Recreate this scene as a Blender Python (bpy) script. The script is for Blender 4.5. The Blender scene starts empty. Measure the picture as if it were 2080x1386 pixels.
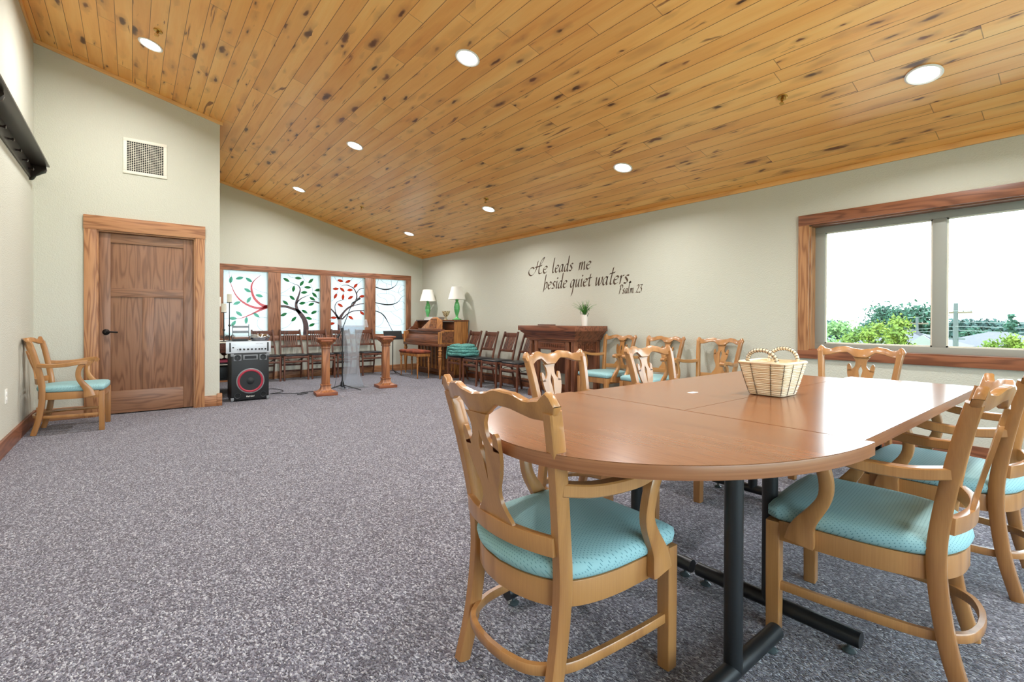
import bpy, bmesh, math, random
from mathutils import Vector, Matrix
random.seed(7)
PI = math.pi
C = bpy.context.scene.collection
sc = bpy.context.scene

# ------------------------------------------------------------------ camera, world, exposure
cam_d = bpy.data.cameras.new('camera'); cam = bpy.data.objects.new('camera', cam_d); C.objects.link(cam)
cam_d.sensor_width = 36; cam_d.lens = 972.037*36/2080; cam_d.shift_y = -(693-656.617)/2080; cam_d.clip_end = 1000
yw, pt, rl = 0.671, 0.0047, 0.0038
fw = Vector((math.sin(yw)*math.cos(pt), math.cos(yw)*math.cos(pt), -math.sin(pt)))
rt = Vector((math.cos(yw), -math.sin(yw), 0)); up = rt.cross(fw)
r2 = math.cos(rl)*rt+math.sin(rl)*up; u2 = -math.sin(rl)*rt+math.cos(rl)*up
mw = Matrix((r2, u2, -fw)).transposed().to_4x4(); mw.translation = (0, 0, 1.0626)
cam.matrix_world = mw
sc.camera = cam

world = bpy.data.worlds.new('overcast_sky'); sc.world = world; world.use_nodes = True
bg = world.node_tree.nodes['Background']; bg.inputs[0].default_value = (0.76, 0.90, 1.0, 1); bg.inputs[1].default_value = 3.5
sc.view_settings.view_transform = 'Standard'; sc.view_settings.look = 'None'
sc.view_settings.exposure = 1.5; sc.view_settings.gamma = 1; sc.view_settings.use_curve_mapping = False
sc.cycles.max_bounces = 10; sc.cycles.diffuse_bounces = 6; sc.cycles.glossy_bounces = 4; sc.cycles.transparent_max_bounces = 12
sc.cycles.transmission_bounces = 8; sc.cycles.caustics_reflective = False; sc.cycles.caustics_refractive = False
sc.cycles.sample_clamp_indirect = 8

LAMP_W = 12.0
SUNLESS = True

# ------------------------------------------------------------------ materials
def srgb(r, g, b):
    f = lambda c: (c/255/12.92) if c/255 <= .04045 else ((c/255+.055)/1.055)**2.4
    return (f(r), f(g), f(b), 1)
class NT:
    def __init__(s, name):
        s.m = bpy.data.materials.new(name); s.m.use_nodes = True; s.t = s.m.node_tree
        s.b = s.t.nodes['Principled BSDF']; s.out = s.t.nodes['Material Output']
    def n(s, typ, ins=None, **kw):
        x = s.t.nodes.new(typ)
        for k, v in kw.items(): setattr(x, k, v)
        for k, v in (ins or {}).items(): s.set(x, k, v)
        return x
    def set(s, x, k, v):
        i = x.inputs[k]
        if hasattr(v, 'type') and hasattr(v, 'links'): s.t.links.new(v, i)
        elif isinstance(v, bpy.types.Node): s.t.links.new(v.outputs[0], i)
        else: i.default_value = v
    def math(s, op, a, b=0.0, c=None):
        x = s.n('ShaderNodeMath', operation=op); s.set(x, 0, a); s.set(x, 1, b)
        if c is not None: s.set(x, 2, c)
        return x.outputs[0]
    def ramp(s, fac, stops, interp='LINEAR'):
        x = s.n('ShaderNodeValToRGB'); s.set(x, 'Fac', fac); cr = x.color_ramp; cr.interpolation = interp
        while len(cr.elements) < len(stops): cr.elements.new(.5)
        for e, (p, c) in zip(cr.elements, stops): e.position = p; e.color = c
        return x.outputs['Color']
    def mix(s, fac, a, b, mode='MIX'):
        x = s.n('ShaderNodeMix', data_type='RGBA', blend_type=mode)
        s.set(x, 0, fac); s.set(x, 6, a); s.set(x, 7, b); return x.outputs[2]
    def coord(s, scale=(1, 1, 1)):
        t = s.n('ShaderNodeTexCoord'); m = s.n('ShaderNodeMapping'); s.t.links.new(t.outputs['Object'], m.inputs[0])
        m.inputs['Scale'].default_value = scale; return m.outputs[0]
    def bump(s, h, strength=.3, dist=.01):
        x = s.n('ShaderNodeBump', {'Height': h, 'Strength': strength, 'Distance': dist}); s.set(s.b, 'Normal', x.outputs[0])
    def fin(s, rough=.5, metal=0, color=None, spec=None, coat=0):
        if color is not None: s.set(s.b, 'Base Color', color)
        s.set(s.b, 'Roughness', rough); s.set(s.b, 'Metallic', metal)
        if spec is not None: s.set(s.b, 'Specular IOR Level', spec)
        if coat: s.set(s.b, 'Coat Weight', coat); s.set(s.b, 'Coat Roughness', .12)
        return s.m
def plain(name, col, rough=.5, metal=0, spec=None, coat=0): return NT(name).fin(rough, metal, col, spec, coat)

def wood(name, base, dark, axis='z', rough=.4, rings=9.0, contrast=.75, cath=1.0, coat=0, scale=1.0):
    t = NT(name)
    st = {'x': (.9, 9, 9), 'y': (9, .9, 9), 'z': (9, 9, .9)}[axis]; st = tuple(v*scale for v in st)
    c = t.coord(st)
    n1 = t.n('ShaderNodeTexNoise', {'Vector': c, 'Scale': 1.0, 'Detail': 2.0, 'Roughness': .45})
    k = t.math('MULTIPLY', n1.outputs[0], rings*2*PI); k = t.math('SINE', k); k = t.math('MULTIPLY_ADD', k, .5, .5); k = t.math('POWER', k, 2.2)
    s2 = {'x': (6, 260, 260), 'y': (260, 6, 260), 'z': (260, 260, 6)}[axis]
    n2 = t.n('ShaderNodeTexNoise', {'Vector': t.coord(s2), 'Scale': 1.0, 'Detail': 2.0})
    pores = t.ramp(n2.outputs[0], [(.35, (0, 0, 0, 1)), (.62, (1, 1, 1, 1))])
    n3 = t.n('ShaderNodeTexNoise', {'Vector': t.coord(tuple(v*.35 for v in st)), 'Scale': 1.0, 'Detail': 3.0})
    f = t.math('MULTIPLY', k, cath)
    f = t.math('MULTIPLY_ADD', pores, .35, f); f = t.math('MULTIPLY', f, contrast)
    col = t.mix(f, base, dark)
    col = t.mix(t.math('MULTIPLY', n3.outputs[0], .35), col, tuple(v*.62 for v in base[:3])+(1,))
    t.bump(n2.outputs[0], .08, .002)
    return t.fin(rough, 0, col, coat=coat)

def wall_mat(name, col):
    t = NT(name)
    n = t.n('ShaderNodeTexNoise', {'Vector': t.coord((90, 90, 90)), 'Scale': 1.0, 'Detail': 3.0})
    n2 = t.n('ShaderNodeTexNoise', {'Vector': t.coord((1.2, 1.2, 1.2)), 'Scale': 1.0})
    c = t.mix(t.math('MULTIPLY', n2.outputs[0], .12), col, tuple(v*.8 for v in col[:3])+(1,))
    t.bump(n.outputs[0], .55, .006)
    return t.fin(.62, 0, c, spec=.3)

M = {}
M['wall'] = wall_mat('cream_orange_peel_paint', srgb(201, 201, 188))
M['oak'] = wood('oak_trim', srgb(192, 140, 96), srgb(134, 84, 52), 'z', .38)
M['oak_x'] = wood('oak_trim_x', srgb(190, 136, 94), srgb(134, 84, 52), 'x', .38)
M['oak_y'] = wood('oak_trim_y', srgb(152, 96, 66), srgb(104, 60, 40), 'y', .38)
M['door'] = wood('oak_door', srgb(150, 108, 80), srgb(98, 62, 42), 'z', .36, rings=9, contrast=.6)
M['door_x'] = wood('oak_door_rail', srgb(150, 108, 80), srgb(98, 62, 42), 'x', .36, rings=9, contrast=.6)
M['far_oak'] = wood('oak_window_board', srgb(168, 118, 88), srgb(110, 70, 48), 'z', .4)
M['far_oak_x'] = wood('oak_window_rail', srgb(168, 112, 82), srgb(110, 68, 46), 'x', .4)
M['pine'] = wood('pine_edge_trim', srgb(242, 194, 128), srgb(206, 146, 84), 'x', .4, rings=4, contrast=.5)
M['pine_y'] = wood('pine_edge_trim_y', srgb(240, 182, 108), srgb(204, 140, 76), 'y', .4, rings=4, contrast=.5)
M['maple'] = wood('maple_chair', srgb(184, 132, 78), srgb(138, 88, 48), 'z', .32, rings=3, contrast=.5, coat=.35)
M['fold'] = wood('walnut_folding_chair', srgb(112, 66, 46), srgb(62, 34, 25), 'z', .42, rings=4)
M['piano'] = wood('piano_veneer', srgb(190, 128, 66), srgb(116, 68, 32), 'z', .42, rings=9)
M['piano_dark'] = wood('piano_dark', srgb(130, 80, 50), srgb(76, 42, 26), 'y', .45, rings=6)
M['mantel'] = wood('mantel_oak', srgb(150, 94, 64), srgb(86, 48, 30), 'z', .4, rings=6)
M['mantel_y'] = wood('mantel_oak_y', srgb(140, 84, 58), srgb(82, 46, 30), 'y', .36, rings=6)
M['stand'] = wood('stand_oak', srgb(178, 116, 70), srgb(118, 66, 36), 'z', .4, rings=6)
M['stand_x'] = wood('stand_oak_x', srgb(162, 94, 58), srgb(108, 56, 34), 'x', .4, rings=6)
M['darkwood'] = wood('side_table_wood', srgb(110, 60, 40), srgb(62, 34, 24), 'y', .4)
M['shelf'] = wood('dark_shelf', srgb(52, 42, 38), srgb(28, 22, 20), 'y', .3, rings=4)

# table laminate
t = NT('cherry_laminate')
n = t.n('ShaderNodeTexNoise', {'Vector': t.coord((22, 1.6, 10)), 'Scale': 1.0, 'Detail': 3.0, 'Distortion': .25})
n2 = t.n('ShaderNodeTexNoise', {'Vector': t.coord((300, 14, 60)), 'Scale': 1.0, 'Detail': 2.0})
f = t.math('MULTIPLY_ADD', n2.outputs[0], .5, t.math('MULTIPLY', n.outputs[0], .6))
c = t.ramp(f, [(.3, srgb(114, 72, 45)), (.55, srgb(134, 88, 56)), (.85, srgb(146, 100, 66))])
M['laminate'] = t.fin(.2, 0, c, spec=.5)
t = NT('laminate_edge')
n2 = t.n('ShaderNodeTexNoise', {'Vector': t.coord((4, 4, 240)), 'Scale': 1.0, 'Detail': 2.0})
M['edge'] = t.fin(.35, 0, t.ramp(n2.outputs[0], [(.3, srgb(138, 88, 56)), (.7, srgb(154, 102, 68))]))

# knotty pine ceiling boards, running along y
t = NT('knotty_pine_boards')
tc = t.n('ShaderNodeTexCoord'); sp = t.n('ShaderNodeSeparateXYZ', {0: tc.outputs['Object']})
u = t.math('DIVIDE', t.math('MULTIPLY', sp.outputs[0], 1.0324), .126)
iu = t.math('FLOOR', u); fu = t.math('FRACT', u)
wn = t.n('ShaderNodeTexWhiteNoise', {'W': iu}, noise_dimensions='1D')
v = t.math('ADD', t.math('DIVIDE', sp.outputs[1], 2.3), t.math('MULTIPLY', wn.outputs[0], 7.0))
iv = t.math('FLOOR', v); fv = t.math('FRACT', v)
bid = t.n('ShaderNodeCombineXYZ', {0: iu, 1: iv})
wb = t.n('ShaderNodeTexWhiteNoise', {'Vector': bid.outputs[0]}, noise_dimensions='2D')
off = t.math('MULTIPLY', wb.outputs[0], 37.0)
yy = t.math('ADD', sp.outputs[1], off)
gc = t.n('ShaderNodeCombineXYZ', {0: t.math('MULTIPLY', sp.outputs[0], 9.0), 1: t.math('MULTIPLY', yy, .8), 2: off})
g1 = t.n('ShaderNodeTexNoise', {'Vector': gc.outputs[0], 'Scale': 1.0, 'Detail': 4.0, 'Roughness': .55, 'Distortion': .4})
gf = t.n('ShaderNodeCombineXYZ', {0: t.math('MULTIPLY', sp.outputs[0], 150.0), 1: t.math('MULTIPLY', yy, 5.0), 2: off})
g2 = t.n('ShaderNodeTexNoise', {'Vector': gf.outputs[0], 'Scale': 1.0, 'Detail': 2.0})
base = t.ramp(g1.outputs[0], [(.28, srgb(238, 166, 84)), (.5, srgb(250, 188, 104)), (.75, srgb(254, 204, 124))])
base = t.mix(t.math('MULTIPLY', g2.outputs[0], .16), base, srgb(170, 112, 60))
tint = t.ramp(wb.outputs[0], [(0, srgb(238, 224, 208)), (.5, srgb(250, 244, 236)), (1, srgb(255, 255, 252))])
base = t.mix(.8, base, tint, 'MULTIPLY')
# knots
def knots(sx, sy, thr, keep, seed, base):
    kc = t.n('ShaderNodeCombineXYZ', {0: t.math('MULTIPLY_ADD', sp.outputs[0], sx, seed), 1: t.math('MULTIPLY', yy, sy), 2: t.math('MULTIPLY_ADD', iu, 3.7, seed)})
    dn = t.n('ShaderNodeTexNoise', {'Vector': t.coord((14, 9, 9)), 'Scale': 1.0, 'Detail': 2.0})
    kv = t.n('ShaderNodeVectorMath', operation='MULTIPLY_ADD'); t.set(kv, 0, dn.outputs[1]); kv.inputs[1].default_value = (.42, .30, 0); t.set(kv, 2, kc.outputs[0])
    vo = t.n('ShaderNodeTexVoronoi', {'Vector': kv.outputs[0], 'Scale': 1.0, 'Randomness': 1.0})
    ks = t.n('ShaderNodeSeparateColor', {0: vo.outputs['Color']})
    on = t.math('GREATER_THAN', ks.outputs[0], keep)
    rad = t.math('MULTIPLY_ADD', t.math('POWER', ks.outputs[1], 2.0), thr, thr*.45)
    d = t.math('DIVIDE', vo.outputs['Distance'], rad)
    core = t.math('MULTIPLY', on, t.ramp(d, [(0, (1, 1, 1, 1)), (.62, (.85, .85, .85, 1)), (1, (0, 0, 0, 1))]))
    halo = t.math('MULTIPLY', on, t.ramp(t.math('MULTIPLY', d, .42), [(0, (.6, .6, .6, 1)), (1, (0, 0, 0, 1))]))
    base = t.mix(halo, base, srgb(158, 98, 52))
    return t.mix(core, base, t.ramp(ks.outputs[2], [(0, srgb(52, 28, 16)), (1, srgb(112, 56, 26))]))
base = knots(8.5, 2.5, .19, .30, 0.0, base)
base = knots(12.0, 3.0, .14, .32, 11.0, base)
# dark mineral streaks
sn = t.n('ShaderNodeCombineXYZ', {0: t.math('MULTIPLY', sp.outputs[0], 16.0), 1: t.math('MULTIPLY', yy, 1.5), 2: t.math('MULTIPLY', iu, 5.3)})
s1 = t.n('ShaderNodeTexNoise', {'Vector': sn.outputs[0], 'Scale': 1.0, 'Detail': 5.0, 'Distortion': .8})
st = t.ramp(s1.outputs[0], [(.665, (0, 0, 0, 1)), (.72, (.85, .85, .85, 1))])
base = t.mix(st, base, srgb(120, 62, 28))
gr = t.math('MULTIPLY', t.ramp(fu, [(0, (1, 1, 1, 1)), (.022, (1, 1, 1, 1)), (.04, (0, 0, 0, 1)), (1, (0, 0, 0, 1))]), .85)
ev = t.math('MULTIPLY', t.math('LESS_THAN', fv, .0022), .6)
base = t.mix(t.math('MAXIMUM', gr, ev), base, srgb(104, 62, 32))
hi = t.ramp(fu, [(0, (0, 0, 0, 1)), (.04, (.5, .5, .5, 1)), (.075, (0, 0, 0, 1)), (1, (0, 0, 0, 1))])
bh = t.math('SUBTRACT', 1.0, gr)
bp = t.n('ShaderNodeBump', {'Height': bh, 'Strength': .8, 'Distance': .004}); t.set(t.b, 'Normal', bp.outputs[0])
M['ceiling'] = t.fin(.36, 0, base, coat=.08)

# carpet
t = NT('loop_pile_carpet')
co = t.coord((1, 1, 1))
dn = t.n('ShaderNodeTexNoise', {'Vector': t.coord((60, 60, 60)), 'Scale': 1.0, 'Detail': 2.0})
kv = t.n('ShaderNodeVectorMath', operation='MULTIPLY_ADD'); t.set(kv, 0, dn.outputs[1]); kv.inputs[1].default_value = (.012, .012, 0); t.set(kv, 2, co)
mp = t.n('ShaderNodeMapping', {0: kv.outputs[0]}); mp.inputs['Scale'].default_value = (230, 120, 100); mp.inputs['Rotation'].default_value = (0, 0, .5)
vo = t.n('ShaderNodeTexVoronoi', {'Vector': mp.outputs[0], 'Scale': 1.0})
cs = t.n('ShaderNodeSeparateColor', {0: vo.outputs['Color']})
c = t.ramp(cs.outputs[0], [(0, srgb(32, 30, 40)), (.25, srgb(66, 65, 78)), (.55, srgb(108, 108, 121)), (.8, srgb(154, 155, 168)), (1, srgb(208, 210, 218))])
c = t.mix(t.math('MULTIPLY', cs.outputs[1], .35), c, srgb(106, 92, 104))
big = t.n('ShaderNodeTexNoise', {'Vector': t.coord((1.4, 1.4, 1)), 'Scale': 1.0, 'Detail': 3.0})
c = t.mix(t.math('MULTIPLY', big.outputs[0], .25), c, srgb(82, 81, 94))
t.bump(t.math('SUBTRACT', 1.0, vo.outputs['Distance']), .9, .006)
M['carpet'] = t.fin(.95, 0, c, spec=.15)
t.set(t.b, 'Sheen Weight', .25)

# seat fabric with small dots
t = NT('teal_dotted_fabric')
tc = t.n('ShaderNodeTexCoord'); sp = t.n('ShaderNodeSeparateXYZ', {0: tc.outputs['Object']})
a = t.math('MULTIPLY', t.math('MULTIPLY_ADD', sp.outputs[2], .7, sp.outputs[0]), 110.0); b_ = t.math('MULTIPLY', t.math('MULTIPLY_ADD', sp.outputs[2], .7, sp.outputs[1]), 110.0)
row = t.math('MULTIPLY', t.math('MODULO', t.math('FLOOR', t.math('ADD', b_, 500.0)), 2.0), .5)
fx = t.math('SUBTRACT', t.math('FRACT', t.math('ADD', a, row)), .5); fy = t.math('SUBTRACT', t.math('FRACT', b_), .5)
d = t.math('ADD', t.math('MULTIPLY', fx, fx), t.math('MULTIPLY', fy, fy))
c = t.mix(t.math('LESS_THAN', d, .028), srgb(144, 184, 188), srgb(92, 134, 142))
nn = t.n('ShaderNodeTexNoise', {'Vector': t.coord((700, 700, 700)), 'Scale': 1.0})
t.bump(nn.outputs[0], .3, .001)
M['teal'] = t.fin(.7, 0, c, spec=.3)

M['black'] = plain('black_metal', srgb(24, 27, 30), .38)
M['blackplastic'] = plain('black_plastic', srgb(20, 21, 23), .45)
M['blackpad'] = plain('black_vinyl_pad', srgb(18, 22, 27), .35)
M['glide'] = plain('clear_glide', srgb(70, 80, 84), .2)
M['bronze'] = plain('dark_bronze_handle', srgb(38, 34, 32), .35, .8)
M['brass'] = plain('brass', srgb(190, 150, 80), .25, 1)
M['white'] = plain('white_plastic', srgb(232, 230, 222), .5)
M['vinyl'] = plain('grey_vinyl_frame', srgb(152, 153, 145), .45)
M['whitepaint'] = plain('white_metal_paint', srgb(224, 220, 206), .5)
M['dark'] = plain('dark_void', srgb(22, 22, 22), .9)
M['paper'] = plain('paper', srgb(236, 236, 232), .7)
M['paint'] = plain('brown_lettering_paint', srgb(78, 56, 38), .6)
M['red'] = plain('speaker_red', srgb(170, 44, 66), .5)
M['grille'] = plain('grey_ring', srgb(128, 132, 136), .45)
M['cone'] = plain('speaker_cone', srgb(36, 40, 44), .7)
M['silver'] = plain('silver_panel', srgb(206, 212, 218), .35, .2)
M['chrome'] = plain('polished_bowl', srgb(190, 192, 196), .12, 1)
M['pink'] = plain('pink_cloth', srgb(196, 84, 108), .8)
M['iron'] = plain('black_iron', srgb(26, 24, 24), .5)
M['candle'] = plain('ivory_candle', srgb(226, 222, 208), .5)
M['silverplastic'] = plain('grey_plastic', srgb(120, 126, 132), .4)
M['greenlamp'] = plain('jade_green_ceramic', srgb(92, 176, 104), .2, coat=.5)
M['leafg'] = plain('plant_leaf', srgb(66, 128, 40), .45)
M['leafd'] = plain('plant_leaf_dark', srgb(36, 74, 40), .5)
M['soil'] = plain('potting_soil', srgb(60, 44, 34), .9)
M['tuft'] = NT('rust_velvet'); 
n = M['tuft'].n('ShaderNodeTexNoise', {'Vector': M['tuft'].coord((9, 9, 9)), 'Scale': 1.0, 'Detail': 3.0})
M['tuft'] = M['tuft'].fin(.8, 0, M['tuft'].ramp(n.outputs[0], [(.3, srgb(86, 34, 18)), (.7, srgb(150, 70, 38))]))
t = NT('teal_knit_blanket')
wv = t.n('ShaderNodeTexVoronoi', {'Vector': t.coord((70, 70, 70)), 'Scale': 1.0})
t.bump(wv.outputs['Distance'], .8, .01)
M['blanket'] = t.fin(.9, 0, t.mix(wv.outputs['Distance'], srgb(112, 176, 168), srgb(50, 112, 108)))
t = NT('lamp_shade_linen'); t.set(t.b, 'Transmission Weight', 0.0)
M['shade'] = t.fin(.8, 0, srgb(245, 243, 236)); 
# basket
t = NT('willow_cane')
n = t.n('ShaderNodeTexNoise', {'Vector': t.coord((14, 14, 240)), 'Scale': 1.0, 'Detail': 2.0})
M['cane'] = t.fin(.55, 0, t.ramp(n.outputs[0], [(.3, srgb(216, 190, 150)), (.65, srgb(246, 234, 210))]))
M['canelash'] = plain('dark_binding', srgb(74, 60, 44), .7)
M['cup'] = NT('painted_cup')
vo = M['cup'].n('ShaderNodeTexVoronoi', {'Vector': M['cup'].coord((45, 45, 45)), 'Scale': 1.0})
M['cup'] = M['cup'].fin(.3, 0, M['cup'].ramp(vo.outputs['Distance'], [(.3, srgb(84, 60, 34)), (.45, srgb(214, 202, 160))]))

def emis(name, col, s):
    t = NT(name); e = t.n('ShaderNodeEmission', {'Color': col, 'Strength': s}); t.t.links.new(e.outputs[0], t.out.inputs[0]); return t.m
M['glow'] = emis('led_lens', (1, .98, .95, 1), 6.0)
def glass(name, tint=(1, 1, 1, 1), gl=.06, rough=.02):
    t = NT(name); tr = t.n('ShaderNodeBsdfTransparent', {'Color': tint}); g = t.n('ShaderNodeBsdfGlossy', {'Roughness': rough})
    fr = t.n('ShaderNodeFresnel', {'IOR': 1.3}); f = t.math('MINIMUM', t.math('MULTIPLY', fr.outputs[0], 1.0), .5) if gl is None else t.math('MULTIPLY', fr.outputs[0], 1.0)
    mx = t.n('ShaderNodeMixShader', {0: f, 1: tr.outputs[0], 2: g.outputs[0]}); t.t.links.new(mx.outputs[0], t.out.inputs[0]); return t.m
M['glass'] = glass('window_glass', (.97, 1, .99, 1))
def translucent(name, col, frac_t=.25, bump=0):
    t = NT(name); d = t.n('ShaderNodeBsdfTranslucent', {'Color': col}); p = t.n('ShaderNodeBsdfTransparent', {'Color': col})
    g = t.n('ShaderNodeBsdfGlossy', {'Roughness': .2})
    mx = t.n('ShaderNodeMixShader', {0: frac_t, 1: d.outputs[0], 2: p.outputs[0]}); m2 = t.n('ShaderNodeMixShader', {0: .05, 1: mx.outputs[0], 2: g.outputs[0]})
    if bump:
        n = t.n('ShaderNodeTexNoise', {'Vector': t.coord((55, 55, 55)), 'Scale': 1.0, 'Detail': 3.0})
        b = t.n('ShaderNodeBump', {'Height': n.outputs[0], 'Strength': bump, 'Distance': .01}); t.set(g, 'Normal', b.outputs[0]); t.set(d, 'Normal', b.outputs[0])
    t.t.links.new(m2.outputs[0], t.out.inputs[0]); return t.m
M['artglass'] = translucent('textured_clear_glass', (.44, .455, .46, 1), .42, .5)
M['g_green'] = translucent('green_stained_glass', srgb(24, 168, 104), .1)
M['g_pale'] = translucent('pale_green_glass', srgb(130, 206, 180), .3)
M['g_orange'] = translucent('amber_stained_glass', srgb(236, 112, 52), .1)
M['g_red'] = translucent('rose_stained_glass', srgb(236, 120, 124), .15)
t = NT('mottled_brown_glass')
n = t.n('ShaderNodeTexNoise', {'Vector': t.coord((90, 90, 90)), 'Scale': 1.0, 'Detail': 3.0})
M['g_brown'] = t.fin(.3, 0, t.ramp(n.outputs[0], [(.3, srgb(46, 30, 34)), (.7, srgb(104, 82, 86))]))
M['lead'] = plain('lead_came', srgb(40, 42, 44), .5, .3)
t = NT('clear_acrylic'); tr = t.n('ShaderNodeBsdfTransparent', {'Color': (.90, .93, .96, 1)}); g = t.n('ShaderNodeBsdfGlossy', {'Roughness': .08}); df = t.n('ShaderNodeBsdfDiffuse', {'Color': (.9, .92, .95, 1)})
m1 = t.n('ShaderNodeMixShader', {0: .13, 1: tr.outputs[0], 2: df.outputs[0]}); m2 = t.n('ShaderNodeMixShader', {0: .1, 1: m1.outputs[0], 2: g.outputs[0]}); t.t.links.new(m2.outputs[0], t.out.inputs[0])
M['acrylic'] = t.m
# outdoors
def foliage(name, a, b):
    t = NT(name); n = t.n('ShaderNodeTexNoise', {'Vector': t.coord((.9, .9, .9)), 'Scale': 1.0, 'Detail': 4.0})
    c = t.ramp(n.outputs[0], [(.3, a), (.7, b)]); t.fin(.7, 0, c, spec=.2); return t.m
M['tree_bright'] = foliage('spring_leaves', srgb(44, 72, 22), srgb(108, 124, 40))
M['tree_pale'] = foliage('pale_leaves', srgb(62, 94, 50), srgb(108, 136, 80))
M['tree_dark'] = foliage('dark_leaves', srgb(20, 46, 36), srgb(56, 92, 72))
M['tree_far'] = foliage('far_leaves', srgb(22, 42, 42), srgb(52, 78, 70))
M['bark'] = plain('bark', srgb(96, 82, 68), .9)
M['roof'] = plain('grey_shingles', srgb(72, 70, 74), .9)
M['siding'] = plain('white_siding', srgb(112, 112, 108), .8)
M['pole'] = plain('weathered_pole', srgb(72, 76, 76), .9)
M['wire'] = plain('overhead_wire', srgb(110, 114, 114), .7)
t = NT('lawn'); n = t.n('ShaderNodeTexNoise', {'Vector': t.coord((.3, .3, .3)), 'Scale': 1.0, 'Detail': 5.0})
M['lawn'] = t.fin(.9, 0, t.ramp(n.outputs[0], [(.3, srgb(96, 128, 70)), (.7, srgb(150, 176, 108))]))

# ------------------------------------------------------------------ mesh helpers
def cr(pts, k=6):
    """Catmull-Rom through points (any dimension)."""
    P = [Vector(p) for p in pts]; P = [2*P[0]-P[1]]+P+[2*P[-1]-P[-2]]; out = []
    for i in range(1, len(P)-2):
        for j in range(k):
            s = j/k; a, b, c, d = P[i-1], P[i], P[i+1], P[i+2]
            out.append(.5*((2*b)+(c-a)*s+(2*a-5*b+4*c-d)*s*s+(3*b-a-3*c+d)*s**3))
    out.append(P[-2]); return out
class MB:
    def __init__(s): s.v = []; s.f = []; s.mi = []; s.cur = 0
    def add(s, vs, fs):
        n = len(s.v); s.v += [tuple(v) for v in vs]; s.f += [tuple(i+n for i in f) for f in fs]; s.mi += [s.cur]*len(fs); return s
    def box(s, x0, x1, y0, y1, z0, z1, m=None):
        vs = [Vector((x, y, z)) for z in (z0, z1) for y in (y0, y1) for x in (x0, x1)]
        if m is not None: vs = [m @ v for v in vs]
        return s.add(vs, [(0, 2, 3, 1), (4, 5, 7, 6), (0, 1, 5, 4), (2, 6, 7, 3), (0, 4, 6, 2), (1, 3, 7, 5)])
    def loft(s, rings, caps=True, closed=False):
        n = len(rings[0]); vs = [v for r in rings for v in r]; fs = []
        R = len(rings)
        for i in range(R-1 if not closed else R):
            a, b = i*n, ((i+1) % R)*n
            for j in range(n): fs.append((a+j, a+(j+1) % n, b+(j+1) % n, b+j))
        if caps and not closed: fs.append(tuple(range(n-1, -1, -1))); fs.append(tuple((R-1)*n+j for j in range(n)))
        return s.add(vs, fs)
    def prism(s, pts, frame, a, b):
        """outline pts (2d) put through frame(u,v,w), from w=a to w=b"""
        return s.loft([[frame(p[0], p[1], a) for p in pts], [frame(p[0], p[1], b) for p in pts]])
    def sweep(s, path, w, h, up=(0, 0, 1), closed=False, round_=False):
        P = [Vector(p) for p in path]; up = Vector(up); rings = []; N = len(P)
        for i in range(N):
            t_ = (P[(i+1) % N]-P[i-1]) if closed else (P[min(i+1, N-1)]-P[max(i-1, 0)])
            t_.normalize(); sd = t_.cross(up)
            if sd.length < 1e-4: sd = t_.cross(Vector((0, 1, 0)) if abs(up.y) < .5 else Vector((1, 0, 0)))
            sd.normalize(); n_ = sd.cross(t_)
            ww = (w[i] if isinstance(w, (list, tuple)) else w)/2; hh = (h[i] if isinstance(h, (list, tuple)) else h)/2
            if round_: rings.append([P[i]+sd*ww*math.cos(a)+n_*hh*math.sin(a) for a in [2*PI*q/10 for q in range(10)]])
            else:
                c = .22
                rings.append([P[i]+sd*ww*a+n_*hh*b for a, b in ((1, -1+c), (1, 1-c), (1-c, 1), (-1+c, 1), (-1, 1-c), (-1, -1+c), (-1+c, -1), (1-c, -1))] if min(ww, hh) > .006
                             else [P[i]+sd*ww*a+n_*hh*b for a, b in ((1, -1), (1, 1), (-1, 1), (-1, -1))])
        return s.loft(rings, closed=closed)
    def tube(s, path, r, n=8, closed=False):
        P = [Vector(p) for p in path]; rings = []; N = len(P); ref = None
        for i in range(N):
            t_ = (P[(i+1) % N]-P[i-1]) if closed else (P[min(i+1, N-1)]-P[max(i-1, 0)])
            if t_.length < 1e-9: t_ = Vector((0, 0, 1))
            t_.normalize()
            if ref is None: ref = t_.orthogonal().normalized()
            ref = (ref-t_*ref.dot(t_)); ref = ref.normalized() if ref.length > 1e-6 else t_.orthogonal().normalized()
            b = t_.cross(ref); rr = r[i] if isinstance(r, (list, tuple)) else r
            rings.append([P[i]+ref*rr*math.cos(2*PI*q/n)+b*rr*math.sin(2*PI*q/n) for q in range(n)])
        return s.loft(rings, closed=closed)
    def lathe(s, prof, c=(0, 0, 0), n=20, m=None, ring=False):
        rings = [[Vector((c[0]+r*math.cos(2*PI*q/n), c[1]+r*math.sin(2*PI*q/n), c[2]+z)) for q in range(n)] for r, z in prof]
        if m is not None: rings = [[m @ v for v in r] for r in rings]
        return s.loft(rings, closed=ring)
    def sq(s, prof, c=(0, 0, 0), cut=.0, m=None):
        """square-section turning: half widths and heights"""
        rings = []
        for r, z in prof:
            k = r*cut
            pts = [(r, -r+k), (r, r-k), (r-k, r), (-r+k, r), (-r, r-k), (-r, -r+k), (-r+k, -r), (r-k, -r)] if cut else [(r, -r), (r, r), (-r, r), (-r, -r)]
            ring = [Vector((c[0]+x, c[1]+y, c[2]+z)) for x, y in pts]
            if m is not None: ring = [m @ v for v in ring]
            rings.append(ring)
        return s.loft(rings)
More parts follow.
